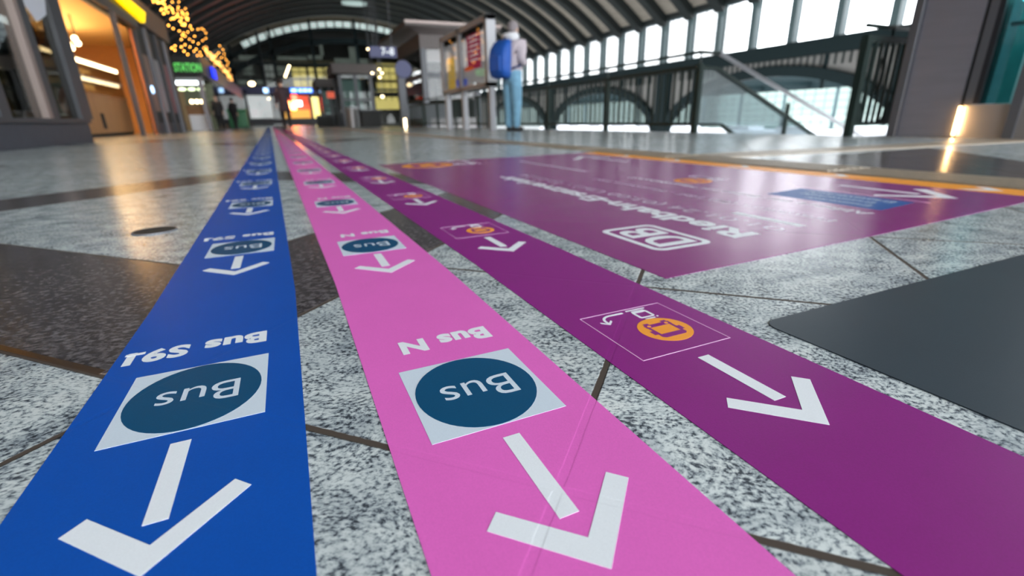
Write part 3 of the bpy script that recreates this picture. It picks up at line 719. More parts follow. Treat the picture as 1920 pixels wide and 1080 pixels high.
# left wall and gable above the shops
struct(MB().box(XL-.2, XL, -22, YF, -.2, 7.2).build('wall_left', 'dark'))
struct(MB().box(XE, BX, YF+78, YF+78.3, -5.4, 4.0).build('wall_back', 'dark'))
struct(MB().box(XW-.2, XW+.2, YF, 151, -5.4, 9).build('wall_right', 'dark'))

# ------------------------------------------------------------------ far end shop front
SH = YF-3
def panel(px0, px1, py0, py1, Y, th, m, nm, par=None):
    p, q = atY(px0, (py0+py1)/2, Y), atY(px1, (py0+py1)/2, Y); t, u = atY((px0+px1)/2, py0, Y), atY((px0+px1)/2, py1, Y)
    return MB().box(p.x, q.x, Y, Y+th, u.z, t.z).build(nm, m, par)
shop = thing('shop', 'glowing shop with red and orange interior under a blue lit sign at the far end', 'shop', (1, SH, 0))
panel(436, 600, 163, 176, SH, .6, 'sign_navy', 'fascia', shop)
panel(544, 586, 165, 174, SH-.1, .1, 'blue_sign', 'blue_sign', shop)
for a_, c_ in ((546, 556), (560, 566), (568, 576), (578, 584)): panel(a_, c_, 167, 172, SH-.14, .05, 'blue_light', 'sign_letter', shop)
panel(494, 503, 165, 174, SH-.1, .1, 'blue_light', 'sign_roundel', shop); panel(528, 538, 165, 174, SH-.1, .1, 'blue_light', 'sign_roundel', shop)
panel(534, 581, 180, 222, SH+2.2, .2, 'red_dim', 'back_wall', shop)
panel(540, 555, 189, 206, SH+.5, .15, 'red_lamp', 'red_lamp', shop)
panel(556, 566, 189, 199, SH+1, .15, 'fluo', 'ceiling_light', shop)
panel(545, 557, 178, 188, SH+.6, .1, 'red_lit', 'red_screen', shop); panel(566, 579, 179, 196, SH+1, .1, 'red_dim', 'red_screen', shop)
panel(530, 582, 206, 222, SH+.6, .5, 'orange_lit', 'counter', shop)
panel(583, 600, 182, 225, SH+1, .2, 'yellow_win', 'side_wall', shop)
panel(436, 604, 223, 233, SH+.1, .4, 'plinth', 'plinth', shop)
for px in (439, 464, 584, 602):
    p = atY(px, 200, SH+.05); MB().box(p.x-.12, p.x+.12, SH, SH+.2, 0, 4.2).build('mullion', 'grey_frame', shop)
pw = thing('lit_poster', 'large white backlit poster in the window left of the red shop', 'poster', (-2, SH, 1))
panel(466, 510, 179, 222, SH+.3, .1, 'white_poster', 'sheet', pw)
p = atY(474, 190, SH+.25)
b = MB(); q = atY(478, 205, SH+.25); b.box(q.x-.5, q.x+.3, SH+.24, SH+.28, q.z-.9, q.z+.1); b.build('print', 'board_grey', pw)
pw2 = thing('glass_door', 'pale lit door at the left end of the far shop front', 'door', (-4, SH, 1)); panel(452, 462, 180, 225, SH+.3, .1, 'glass_mint', 'door_leaf', pw2); panel(452, 462, 180, 225, SH+.6, .1, 'white_poster', 'lit_lobby', pw2)

# hall lamps
def lamp(px, py, Y, r, label, m='lamp'):
    c = atY(px, py, Y); t = thing('hall_lamp', label, 'lamp', c)
    MB().sphere(c, r, 14, 8, sz=.7).build('globe', m, t, smooth=True); MB().cyl((c.x, c.y), r*.5, c.z+r*.6, c.z+r*1.1, 12).build('cap', 'grey_frame', t)
    MB().tube([(c.x, c.y, c.z+r), (c.x, c.y, arc_pt(c.x)+.02)], .02, 6).build('rod', 'grey_frame', t)
lamp(472, 157, 50, .26, 'warm oval hall lamp above the navy fascia at the far left of the end wall')
lamp(504, 185, 50, .10, 'small warm lamp beside the walking figure')
for q, (px, py) in enumerate(((690, 92), (698, 137), (711, 130), (716, 137), (712, 145), (717, 181))):
    lamp(px, py, 30, .07 if q != 5 else .09, ['small warm lamp just left of the navy platform sign', 'leftmost warm lamp of the four left of the grey lift', 'topmost warm lamp of the four left of the grey lift', 'rightmost warm lamp of the four left of the grey lift', 'lowest warm lamp of the four left of the grey lift', 'warm lamp low beside the yellow windows and the grey lift'][q])
for q in range(5):
    pass
fst = thing('light_strip', 'slanting string of small yellow lamps above the walking figure', 'light', atY(538, 135, 60))
for q in range(6): MB().sphere(atY(542-1.4*q, 124+3.8*q, 60), .11, 8, 6).build('bulb', 'lamp', fst, smooth=True)
c = atY(538, 135, 60); MB().tube([atY(533.5, 147, 60), atY(542, 124, 60), (c.x+.5, 60, arc_pt(c.x)+.02)], .02, 5).build('wire', 'black', fst)

# ------------------------------------------------------------------ kiosks at the middle distance
def kiosk(px0, px1, pyt, pyb, Y, label, depth=3):
    p, q = atY(px0, pyb, Y), atY(px1, pyb, Y); t = atY((px0+px1)/2, pyt, Y).z
    k = thing('kiosk', label, 'kiosk', ((p.x+q.x)/2, Y, 0)); x0, x1 = p.x, q.x
    MB().box(x0-.4, x1+.4, Y-.5, Y+depth+.4, t, t+.55).build('roof', 'brown', k, bevel=.03)
    for x in (x0, (x0+x1)/2, x1):
        for y_ in (Y, Y+depth): MB().box(x-.09, x+.09, y_-.09, y_+.09, 0, t).build('frame_post', 'grey_frame', k)
    MB().box(x0, x1, Y-.03, Y+.03, t*.5, t*.5+.12).build('mid_rail', 'grey_frame', k)
    MB().box(x0+.1, x1-.1, Y-.01, Y+.01, .9, t).build('glass_front', 'glass_mint', k); MB().box(x0-.01, x0+.01, Y+.1, Y+depth-.1, .9, t).build('side_glass', 'glass_mint', k)
    MB().box(x0+.1, x1-.1, Y+.3, Y+depth-.3, 0, .85).build('base_box', 'dark', k)
    MB().box(x0+.2, x1-.2, Y+depth-.3, Y+depth-.2, .9, t-.1).build('lit_back_panel', mat('pale_lit_panel', (.5, .62, .6), .6, emit=(.45, .62, .6), es=.45) if 'pale_lit_panel' not in bpy.data.materials else bpy.data.materials['pale_lit_panel'], k)
    return k
k1 = kiosk(612, 640, 164, 236, 40, 'narrow glazed kiosk with dark roof and reddish panel beside the far shop')
panel(613, 636, 172, 184, 39.9, .05, 'red_dim', 'red_panel', k1)['label'] = 'dim reddish panel'
kiosk(648, 704, 140, 238, 32, 'wide glazed kiosk with flat dark roof left of the grey lift')
d_ = MB()
lb = thing('litter_bin', 'tall round grey bin in front of the wide kiosk', 'bin', atY(663, 237, 26)); c = atY(663, 237, 26); c.z = 0
MB().cyl(c, .30, 0, .85, 20).build('body', 'bin_grey', lb); MB().cyl(c, .32, .85, .92, 20).build('rim', 'alu', lb)
def planter(px0, px1, pyt, Y, label):
    p, q = atY(px0, 236, Y), atY(px1, 236, Y); t = thing('bench_box', label, 'barrier', ((p.x+q.x)/2, Y, 0)); z = atY((px0+px1)/2, pyt, Y).z
    MB().box(p.x, q.x, Y, Y+.8, 0, z).build('body', 'dark', t, bevel=.02); MB().box(p.x-.05, q.x+.05, Y-.05, Y+.85, z, z+.06).build('top', 'grey_frame', t)
planter(597, 627, 218, 34, 'low dark barrier in front of the narrow kiosk')
planter(680, 716, 208, 25, 'dark barrier box right of the round grey bin')

# hanging platform sign
s_ = thing('platform_sign', 'navy hanging sign with white track numbers 7-8 left of the grey lift', 'sign', atY(718, 97, 18))
p, q = atY(693, 97, 18), atY(744, 97, 18); z0, z1 = atY(718, 108, 18).z, atY(718, 87, 18).z
MB().box(p.x, q.x, 18, 18.12, z0, z1).build('panel', 'sign_navy', s_, bevel=.01)
text_part('lettering', '7–8', (q.x-.52, 17.99, z0+.09), (1, 0, 0), (0, 0, 1), .42, .22, 'sign_text', s_, off=.02)
b = MB()
for x in (p.x+.15, q.x-.15): b.tube([(x, 18.06, z1), (x, 18.06, arc_pt(x)-.5)], .02, 6)
b.build('hanger', 'grey_frame', s_)

# ------------------------------------------------------------------ grey lift house
LX0, LX1, LY0, LY1, LZ = 4.98, 7.0, 18.6, 22.2, 3.05
L = thing('lift_house', 'grey glazed lift house with flat overhanging roof behind the display board', 'lift', (5.9, 20, 0))
for x in (LX0, LX1):
    for y in (LY0, LY1): MB().box(x-.10, x+.10, y-.10, y+.10, -.2, LZ).build('corner_post', 'grey_frame', L)
MB().box(LX0+.85, LX0+.97, LY0-.05, LY0+.05, -.2, LZ).build('window_post', 'grey_frame', L)
MB().box(LX0-.12, LX1+.12, LY0-.12, LY1+.12, LZ-.40, LZ+.05).build('fascia', 'brown', L)
MB().box(LX0-.75, LX1+.75, LY0-.75, LY1+.75, LZ+.20, LZ+.34).build('roof', 'brown', L, bevel=.02)
MB().prism([(LX0-.1, LY0-.1, LZ+.05), (LX1+.1, LY0-.1, LZ+.05), (LX1+.6, LY0-.6, LZ+.2), (LX0-.6, LY0-.6, LZ+.2)], (0, LY1-LY0, 0)).build('soffit', 'brown', L)
MB().box(LX0-.75, LX1+.75, LY0-.80, LY0-.75, LZ+.28, LZ+.36).build('roof_trim', 'mull_warm', L)
MB().box(LX0, LX1, LY0-.04, LY0+.04, 1.70, 1.88).build('mid_rail', 'grey_frame', L); 
MB().box(LX0-.04, LX0+.04, LY0, LY1, 1.70, 1.88).build('mid_rail', 'grey_frame', L)
MB().box(LX0, LX1, LY0-.01, LY0+.01, .95, LZ-.4).build('front_glass', 'glass', L); MB().box(LX0-.01, LX0+.01, LY0, LY1, .95, LZ-.4).build('side_glass', 'glass_dark', L)
MB().box(LX0, LX1, LY0-.03, LY0+.03, -.2, .30).build('kick_panel', 'stone', L); MB().box(LX0-.03, LX0+.03, LY0, LY1, 0, .30).build('kick_panel', 'stone', L)
MB().box(LX0+.1, LX1-.1, LY1-.05, LY1+.0, 0, .9).build('door_leaf', 'grey_frame', L)
fl_ = thing('floor_light', 'small warm floor light at the foot of the pale post', 'light', atY(761, 242, 15.8)); c = atY(761, 238, 15.8)
MB().box(c.x-.03, c.x+.03, 15.8, 15.86, .02, .30).build('tube', 'warm2', fl_); MB().box(c.x-.05, c.x+.05, 15.86, 15.92, 0, .34).build('housing', 'grey_frame', fl_)
c = atY(757, 200, 17.2)
ps = thing('round_sign_post', 'pale narrow post with a round dark sign beside the grey lift', 'sign post', (c.x, 17.2, 0))
MB().box(c.x-.12, c.x+.12, 17.15, 17.3, 0, 1.95).build('post', 'grey_frame', ps, bevel=.01)
cc = atY(756, 130, 17.1); b = MB(); n = 24; b.prism([(cc.x+.27*math.cos(2*math.pi*k/n), 17.08, cc.z+.27*math.sin(2*math.pi*k/n)) for k in range(n)], (0, .06, 0)); b.build('round_sign', 'sign_navy', ps)

# ------------------------------------------------------------------ display board
DX = 3.96; D = thing('display_board', 'two-panel grey metal display board with timetable posters behind the standing man', 'display board', (DX, 11, 0))
def dy(px): return atX(px, 150, DX).y
DY0, DY1, DYM = atX(922, 100, DX).y, atX(833, 100, DX).y, atX(867, 100, DX).y
DZ0, DZ1 = .84, 2.13
for y, w_ in ((DY0+.08, .12), (DYM, .12), (DY1-.06, .12)): MB().box(DX-.06, DX+.06, y-w_/2, y+w_/2, 0, DZ0+.02).build('post', 'alu', D, bevel=.005)
b = MB(); b.box(DX-.10, DX+.10, DY0, DY1, DZ1-.10, DZ1); b.box(DX-.10, DX+.10, DY0, DY1, DZ0, DZ0+.09)
for y in (DY0+.07, DYM, DY1-.05): b.box(DX-.10, DX+.10, y-.07, y+.07, DZ0, DZ1)
b.build('frame', 'alu', D, bevel=.005)
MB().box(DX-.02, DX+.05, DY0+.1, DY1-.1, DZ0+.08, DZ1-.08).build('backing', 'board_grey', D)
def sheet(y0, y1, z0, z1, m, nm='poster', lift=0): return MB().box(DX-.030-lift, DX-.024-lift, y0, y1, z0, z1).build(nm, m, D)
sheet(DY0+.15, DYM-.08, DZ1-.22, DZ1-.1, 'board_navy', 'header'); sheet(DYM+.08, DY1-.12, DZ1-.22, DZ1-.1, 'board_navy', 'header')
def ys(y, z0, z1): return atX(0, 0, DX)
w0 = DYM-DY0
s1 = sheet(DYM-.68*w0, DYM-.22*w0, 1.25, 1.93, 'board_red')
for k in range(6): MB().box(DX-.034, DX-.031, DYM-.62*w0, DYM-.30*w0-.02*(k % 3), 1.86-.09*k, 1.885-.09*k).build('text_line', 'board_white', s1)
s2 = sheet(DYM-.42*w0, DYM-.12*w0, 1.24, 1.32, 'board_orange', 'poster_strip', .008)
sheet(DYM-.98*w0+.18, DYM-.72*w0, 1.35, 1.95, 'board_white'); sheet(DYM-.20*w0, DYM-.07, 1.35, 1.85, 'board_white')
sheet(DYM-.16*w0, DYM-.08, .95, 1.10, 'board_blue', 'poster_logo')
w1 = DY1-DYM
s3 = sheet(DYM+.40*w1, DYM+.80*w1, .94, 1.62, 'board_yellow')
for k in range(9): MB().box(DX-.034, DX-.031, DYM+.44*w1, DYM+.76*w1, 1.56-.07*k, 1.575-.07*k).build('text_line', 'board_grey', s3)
sheet(DYM+.12*w1, DYM+.36*w1, 1.30, 1.88, 'board_white'); sheet(DYM+.66*w1, DYM+.90*w1, 1.35, 1.80, 'board_white'); sheet(DYM+.10*w1, DYM+.36*w1, .93, 1.12, 'board_blue', 'poster_logo')  # bright white sheets double as streaks reflected in the glass
MB().box(DX-.062, DX-.056, DY0+.14, DYM-.07, DZ0+.09, DZ1-.1).build('glass_pane', 'glass', D); MB().box(DX-.062, DX-.056, DYM+.07, DY1-.12, DZ0+.09, DZ1-.1).build('glass_pane', 'glass', D)

# ------------------------------------------------------------------ long railing, stair balustrade, short railing
RX = 4.73; RY0, RY1 = 4.85, 20.4
Rl = thing('railing', 'long dark green railing with vertical bars running from the stairs to the grey lift', 'railing', (RX, 10, 0))
MB().tube([(RX, RY1, .93), (RX, RY0+.05, .93), (RX+.03, RY0, .93)], .019, 10).build('handrail', 'rail', Rl, smooth=True)
MB().box(RX-.02, RX+.02, RY0, RY1, .745, .79).build('top_rail', 'rail', Rl); MB().box(RX-.02, RX+.02, RY0, RY1, .085, .125).build('bottom_rail', 'rail', Rl)
nb = 0; stuff = MB(); y = RY0+.16; base = None
while y < RY1:
    w_ = .030 if int(round((y-RY0)/.13)) % 3 else .044
    if nb < 98:
        if base is None:
            o = MB().box(RX-.006, RX+.006, -.014, .014, .10, .76).build('baluster', 'rail', Rl); base = o; o.location = (o.location[0], y, 0)
        else:
            o = base.copy(); C.objects.link(o); o.location = (base.location[0], y, 0); o.scale = (1, w_/.034, 1)
        nb += 1
    else: stuff.box(RX-.007, RX+.007, y-.018, y+.018, .10, .76)
    y += .13
stuff.build('baluster', 'rail', Rl)['kind'] = 'stuff'
for k in range(9):
    yy = RY0+k*1.92
    if yy > RY1: break
    MB().box(RX-.03, RX+.03, yy-.035, yy+.035, -.2, .80).build('post', 'rail', Rl); MB().tube([(RX, yy, .79), (RX, yy, .93)], .012, 6).build('bracket', 'rail', Rl)
struct(MB().box(XE-.01, XE+.02, RY0, RY1+3, -.9, .0).build('trim_11', 'slab'))

sb = thing('stair_balustrade', 'glazed stair balustrade with silver sloping handrail going down from the railing end', 'railing', (5.2, 4.85, 0))
P_ = lambda x, y: atY(x, y, 4.85)
def slope(a, c, zend): d = c-a; t = (zend-a.z)/d.z; return a+d*t
h0, h1 = P_(1350, 100), P_(1605, 250); hend = slope(h0, h1, -1.2)
MB().tube([P_(1305, 97)+Vector((.04, 0, 0)), h0], .019, 10).build('landing_handrail', 'rail', sb, smooth=True)
MB().tube([h0, hend], .026, 12).build('sloping_handrail', 'alu', sb, smooth=True)['label'] = 'silver sloping handrail'
m0, m1 = P_(1345, 128), P_(1520, 250); mend = slope(m0, m1, -1.2)
MB().bar(P_(1306, 125), m0, .035).build('upper_rail', 'rail', sb); MB().bar(m0, mend, .04).build('sloping_rail', 'rail', sb)
l0, l1 = P_(1352, 234), P_(1372, 250); lend = slope(l0, l1, -1.2)
b = MB(); b.bar(P_(1306, 233), l0, .035); b.bar(l0, lend, .04); b.build('bottom_rail', 'rail', sb)
MB().prism([P_(1308, 127), m0, mend, lend, l0, P_(1308, 232)], (0, .008, 0)).build('glass_panel', glass('bluish_glass', (.86, .93, .96), 0), sb)
b = MB()
for t in (.3, .65): pt = m0.lerp(mend, t); b.box(pt.x-.02, pt.x+.02, 4.83, 4.87, pt.z-1.0, pt.z+.17)
b.build('stair_post', 'rail', sb)
stp = thing('staircase', 'stairs leading down through the gap in the railing', 'stairs', (5, 3.9, 0))
b = MB()
for k in range(16): b.box(XE+.02+.30*k, XE+.32+.30*k, 3.05, 4.78, -.17*(k+1)-.15, -.17*(k+1)+.0)
b.build('steps', 'stone', stp)
b = MB(); e = XE+.02
b.prism([(e, 4.78, -.2), (e+4.8, 4.78, -2.9), (e+4.8, 4.78, -3.3), (e, 4.78, -.6)], (0, .06, 0)); b.prism([(e, 2.98, -.2), (e+4.8, 2.98, -2.9), (e+4.8, 2.98, -3.3), (e, 2.98, -.6)], (0, .06, 0)); b.build('stringer', 'steel', stp)

FY = 2.95; fr = thing('railing', 'short dark green railing panel with close bars beside the steel lift', 'railing', (5, FY, 0))
def Q(x, y): return atY(x, y, FY)
x0 = Q(1592, 240).x; x1 = 5.45
b = MB().box(x0-.03, x0+.03, FY-.03, FY+.03, 0, .84).build('post', 'rail', fr)
MB().box(x1-.03, x1+.03, FY-.03, FY+.03, 0, .84).build('post', 'rail', fr)
MB().box(x0, x1, FY-.02, FY+.02, .79, .84).build('top_rail', 'rail', fr); MB().box(x0, x1, FY-.02, FY+.02, .09, .12).build('bottom_rail', 'rail', fr)
MB().tube([(x0-.04, FY, .915), (x0+.25, FY, .912), (x1, FY, .912)], .018, 10).build('handrail', 'rail', fr, smooth=True)
MB().tube([(x0+.35, FY, .84), (x0+.35, FY, .91)], .012, 6).build('bracket', 'rail', fr)
for k in range(9):
    xx = x0+.06+k*.085; w_ = (.020, .034, .022)[k % 3]
    MB().box(xx-w_/2, xx+w_/2, FY-.01, FY+.01, .11, .80).build('baluster', 'rail', fr)
b = MB(); cx_, cz_ = x0+.30, .52; n = 20
for k in range(n):
    a, c = 2*math.pi*k/n, 2*math.pi*(k+1)/n; b.bar((cx_+.04*math.cos(a), FY, cz_+.16*math.sin(a)), (cx_+.04*math.cos(c), FY, cz_+.16*math.sin(c)), .014)
b.build('oval_ornament', 'rail', fr)
for sgn in (-1, 1): MB().prism([(x0+.02, FY-.01, .12), (x0+.16, FY-.01, .12), (x0+.02, FY-.01, .40)] if sgn < 0 else [(x0+.62, FY-.01, .12), (x0+.62, FY-.01, .42), (x0+.44, FY-.01, .12)], (0, .02, 0)).build('corner_plate', 'rail', fr)

# ------------------------------------------------------------------ steel lift tower at right
TX = 4.9; TW = thing('lift_tower', 'brushed steel lift tower with teal glass door at the right edge', 'lift', (TX, 1.8, 0)); TH = 2.7
MB().box(TX, TX+1.9, 2.215, 2.62, 0, TH).build('steel_panel', 'lift_steel', TW, bevel=.006)
MB().box(TX-.03, TX+.06, 2.625, 2.69, 0, TH).build('edge_post', 'grey_frame_l', TW, bevel=.004)
MB().box(TX+.02, TX+.1, 2.615, 2.63, 0, TH).build('gasket', 'lift_dark', TW)
MB().box(TX+.01, TX+.1, 2.19, 2.22, 0, TH).build('gasket', 'lift_dark', TW)
MB().box(TX-.01, TX+.1, 2.135, 2.19, .25, TH).build('door_frame', 'grey_frame_l', TW)
MB().box(TX-.01, TX+.1, 2.10, 2.135, .25, TH).build('door_seal', 'lift_dark', TW)
MB().box(TX+.02, TX+.03, 1.93, 2.10, .25, TH).build('door_glass', 'glass_teal', TW)
MB().box(TX, TX+.05, 1.90, 2.195, 0, .245).build('lower_panel', 'lift_panel', TW)
MB().box(TX-.022, TX-.001, 2.197, 2.209, .02, .235).build('light_strip', 'warm_strip', TW)['label'] = 'warm glowing vertical light strip'
area('strip_lamp', (TX-.03, 2.190, .125), .22, .012, .5, (1, .60, .26), (math.radians(90), math.radians(90), math.radians(180)))
MB().box(TX-.02, TX+.1, 1.84, 1.90, 0, TH).build('door_frame', 'grey_frame_l', TW); MB().box(TX, TX+.05, 1.2, 1.84, 0, TH).build('steel_panel', 'lift_panel', TW)
MB().box(TX+.5, TX+.56, 1.2, 2.2, 0, TH).build('cabin_wall', mat('cabin_teal', (.25, .60, .60), .5, noise=.3), TW)
MB().box(TX+.2, TX+.24, 1.80, 2.10, .96, 1.08).build('cabin_light', 'fluo', TW); MB().box(TX+.25, TX+.3, 1.9, 2.15, .80, .83).build('cabin_rail', 'alu', TW)
MB().box(TX, TX+1.9, 1.2, 2.62, TH, TH+.1).build('roof', 'lift_steel', TW)

# ------------------------------------------------------------------ shops along the left
X = SX = -2.95; y1 = sy1 = atX(150, 200, SX).y; y0 = 2.0
t = thing('shop', 'dark framed shop window bay with pinkish mullion at the left edge', 'shop', (X, 8, 0))
MB().box(X-.5, X+.05, y0, y1, 0, .30).build('plinth', 'plinth', t, bevel=.01)
MB().box(X-.5, X+.09, y0, y1, .30, .36).build('sill', 'grey_frame', t)
def my(px): return atX(px, 130, SX).y
for a_, c_ in ((119, 139), (60, 74), (-40, -20), (-110, -90)): MB().box(X-.08, X+.06, my(a_), my(c_), .36, 3.6).build('mullion', 'grey_frame', t)
MB().box(X-.02, X+.08, my(50), my(58), .36, 3.6).build('pale_mullion', 'mull_warm', t)['label'] = 'pinkish pale mullion'
MB().box(X-.3, X+.15, y0, y1, 3.6, 4.2).build('fascia', 'grey_frame', t)
MB().box(X-.01, X, y0, my(119), .36, 3.6).build('window_glass', 'glass_dark', t)
MB().box(X-4.2, X, y0, y1, 3.9, 4.0).build('ceiling_panel', 'dark', t)
p = atX(2, 36, -3.3); MB().box(-3.32, -3.25, p.y-.5, p.y+.55, p.z-.03, p.z+.04).build('light_tube', 'fluo', t)
su = thing('shelf_unit', 'tall shelves of boxed goods behind the leftmost shop window', 'shelves', (-5, 10.2, 0))
for z in (.42, .86, 1.30, 1.74, 2.18, 2.62): MB().box(-7.0, -3.55, 9.95, 10.40, z, z+.04).build('shelf', 'shelf', su)
for x in (-7.0, -5.85, -4.7, -3.57): MB().box(x-.02, x+.02, 9.95, 10.40, 0, 3.0).build('upright', 'dark', su)
MB().box(-7.0, -3.55, 10.40, 10.43, 0, 3.0).build('back_panel', 'shelf', su)
sm = [mat('package_%s' % n, c, .6) for n, c in (('ochre', (.50, .30, .05)), ('olive', (.20, .21, .08)), ('mint', (.22, .36, .30)), ('cream', (.50, .44, .30)), ('brown', (.20, .10, .05)))]
for z in (.46, .90, 1.34, 1.78, 2.22):
    x = -3.65
    while x > -6.4:
        w_ = random.uniform(.16, .34); h_ = random.uniform(.18, .34); ci = random.randrange(5)
        if not any(abs(x-w_/2-xx) < w_/2+.03 for xx in (-5.85, -4.7)):
            o = MB().box(x-w_, x, 10.0, 10.3, z+.001, z+h_).build('package', sm[ci], bevel=.01)
            tag(o, 'small boxed goods on the shelves behind the leftmost shop window', 'package', 'packages in the left shop window')
        x -= w_+random.uniform(.02, .12)
poly = [atX(36, -20, SX+.03), atX(42, 5, SX+.03), atX(68, 41, SX+.03), atX(85, 28, SX+.03), atX(80, -20, SX+.03)]
tag(MB().prism(poly, (.012, 0, 0)).build('window_poster', mat('pale_sheet', (.50, .52, .58), .6)), 'pale pointed sheet hanging at the left shop window', 'poster')

# bakery
BXF, BXB, BY0, BY1, BZ = -3.5, -7.2, 10.6, 18.2, 3.1
struct(MB().box(BXB-.1, BXB, BY0, 31, 0, 5.2).build('wall_left', 'orangewall'))
struct(MB().box(BXB, BXF-.05, BY0-.1, BY0, 0, BZ+.6).build('wall_front', 'orangewall'))
struct(MB().box(BXB, BXF-.7, BY1+7, BY1+7.1, 0, 3.6).build('wall_back', 'orangewall'))
struct(MB().box(BXB, BXF-.55, BY0, BY1+7, 3.2, 3.3).build('ceiling', 'cream'))
bk = thing('shop_entrance', 'open shop entrance of dark posts with oak edged door framing the bright orange bakery', 'entrance', (BXF, 15, 0))
MB().box(BXF-.35, BXF+.0, BY0+.01, BY0+.75, 0, 3.18).build('end_pier', 'grey_frame', bk)
yd = atX(255, 200, BXF).y
MB().box(BXF-.04, BXF+.03, yd-.07, yd+.05, 0, 3.0).build('door_post', 'grey_frame', bk); MB().box(BXF-.04, BXF+.03, yd+.06, yd+.22, 0, 3.0).build('door_edge', 'mull_warm', bk)
MB().box(BXF-.08, BXF+.02, BY0+.75, BY1+1.1, 3.0, 3.25).build('transom', 'grey_frame', bk)
MB().box(BXF-.24, BXF-.20, 19.25, 19.42, 0, 3.0).build('orange_panel', 'red_panel', bk)
# counter
kc = thing('bakery_counter', 'oak fronted bakery counter with lit glass cases', 'counter', (-4.6, 15, 0))
KX = -4.5
y0, y1 = 13.2, 20.4
MB().box(KX-.75, KX, y0, y1, .08, 1.05).build('front', 'wood', kc); MB().box(KX-.72, KX-.04, y0+.03, y1, 0.004, .08).build('plinth', 'dark', kc)
MB().box(KX-.78, KX+.03, y0-.02, y1, 1.05, 1.10).build('worktop', 'wood', kc)
MB().box(KX-.04, KX+.05, y0-.04, y0+.06, .004, 1.7).build('side_panel', 'red_panel', kc)
MB().box(KX-.02, KX-.01, y0+1.5, y1, 1.10, 1.95).build('case_glass', 'glass', kc)
MB().box(KX-.75, KX, y0+.1, y1, 1.93, 1.97).build('case_top', 'wood', kc)
MB().box(KX-.75, KX, y0+1.5, y1, 1.50, 1.52).build('case_shelf', 'alu', kc); MB().box(KX-.76, KX-.74, y0+1.5, y1, 1.12, 1.92).build('glowing_case_back', mat('glowing_case_back', (.8, .5, .2), .6, emit=(1, .52, .14), es=.75, noise=.6, nscale=5), kc)  # case back glows in place of a lamp inside the case
MB().box(KX-.06, KX-.01, y0+.1, y0+2.6, 1.84, 1.92).build('case_light', 'warm2', kc); MB().box(KX-.06, KX-.01, y0+2.9, y1-.2, 1.84, 1.92).build('case_light', 'warm2', kc); MB().box(KX-.10, KX-.05, y0+3.2, y1-.2, 1.42, 1.49).build('case_light', 'warm2', kc)
MB().box(KX+.0, KX+.03, 17.3, 17.5, .2, .6).build('vent_grille', 'dark', kc)
for i in range(14):
    for j in range(2):
        c = (KX-.3+random.uniform(-.1, .1), y0+1.9+i*.38, (1.12, 1.54)[j])
        o = MB().sphere((c[0], c[1], c[2]+.06), .13, 10, 6, sx=.8, sy=1, sz=.5).build('bread_loaf', mat('crust', (.62, .30, .08), .6) if 'crust' not in bpy.data.materials else bpy.data.materials['crust'], smooth=True)
        tag(o, 'golden loaf in the lit glass case of the bakery counter', 'bread', 'loaves in the bakery case')
tb_ = thing('menu_screen', 'dark square screen on the orange bakery wall', 'screen', (BXB+.1, 27, 2.5))
p, q = atX(156, 84, BXB+.05), atX(184, 112, BXB+.05); MB().box(BXB+.031, BXB+.06, p.y, q.y, q.z, p.z).build('screen', 'dark', tb_); MB().box(BXB+.001, BXB+.03, p.y-.05, q.y+.05, q.z-.05, p.z+.05).build('bezel', 'black', tb_)
# lamps over the counter and warm light of the bakery, with added fill lights
for y in (12.5, 15.2, 18.0, 21.0):
    o = area('ceiling_lamp', (-5.4, y, 3.15), 1.8, .5, 70, (1, .62, .26), (0, 0, 0))
area('ceiling_fill', (-5.9, 17, 2.2), .3, 8, 240, (1, .66, .28), (math.pi, 0, 0))  # unseen uplight added to brighten the bakery ceiling
area('shop_window_fill', (-4.8, 8.6, 3.6), 2.5, 1.0, 420, (1, .86, .55), (math.radians(25), 0, 0))  # unseen fill light added to brighten the goods behind the window
pl = thing('pendant_cluster', 'cluster of glowing amber lamps above the left end of the bakery counter', 'lamp', (-4.6, 13.8, 2.3))
for k in range(5):
    c = atX(122+6*k, 72+(k % 3)*9, -4.9); MB().sphere(c, .075, 10, 6).build('globe', 'warm2', pl, smooth=True); MB().tube([c, (c.x, c.y, 3.2)], .012, 6).build('cord', 'dark', pl)

# facade between bakery and the corner shop
FXa = -3.7
FYE = atX(322, 118, FXa).y
fc = thing('shop', 'dark grey facade of narrow panels and posters between the bakery and the green sign', 'shop', (FXa, 23, 0))
MB().box(FXa-.12, FXa, 19.45, FYE, 0, .35).build('plinth', 'plinth', fc); MB().box(FXa-.3, FXa+.1, 10.8, FYE, 3.32, 4.1).build('fascia', 'grey_frame', fc)
MB().box(FXa-.12, FXa-.02, 19.45, FYE, .35, 3.3).build('infill', 'dark', fc)
y = 19.6; k = 0
while y < FYE:
    MB().box(FXa-.02, FXa+.06, y-.12, y+.12, 0, 3.3).build('pilaster', 'grey_frame_l' if k % 2 else 'grey_frame', fc); y += 1.5; k += 1
ps_ = [mat('poster_%d' % k, c, .5) for k, c in enumerate(((.25, .16, .13), (.30, .30, .33), (.28, .12, .14), (.32, .30, .30)))]
for k in range(3):
    o = MB().box(FXa+.002, FXa+.02, 19.95+k*1.5, 20.6+k*1.5, .7, 2.4).build('poster', ps_[k])
    tag(o, ['brownish poster nearest the bakery on the dark facade', 'pale grey poster, second from the bakery on the dark facade', 'reddish poster next to the green lettered shop on the dark facade'][k], 'poster')
bs = thing('badge_sign', 'small round pale blue lit sign on the facade right of the bakery', 'sign', atX(286, 168, -3.55)); c = atX(286, 168, -3.55)
MB().sphere(c, .12, 12, 8, sx=.3).build('face', 'blue_light', bs, smooth=True); MB().box(-3.66, -3.58, c.y-.05, c.y+.05, c.z-.05, c.z+.05).build('bracket', 'grey_frame', bs)

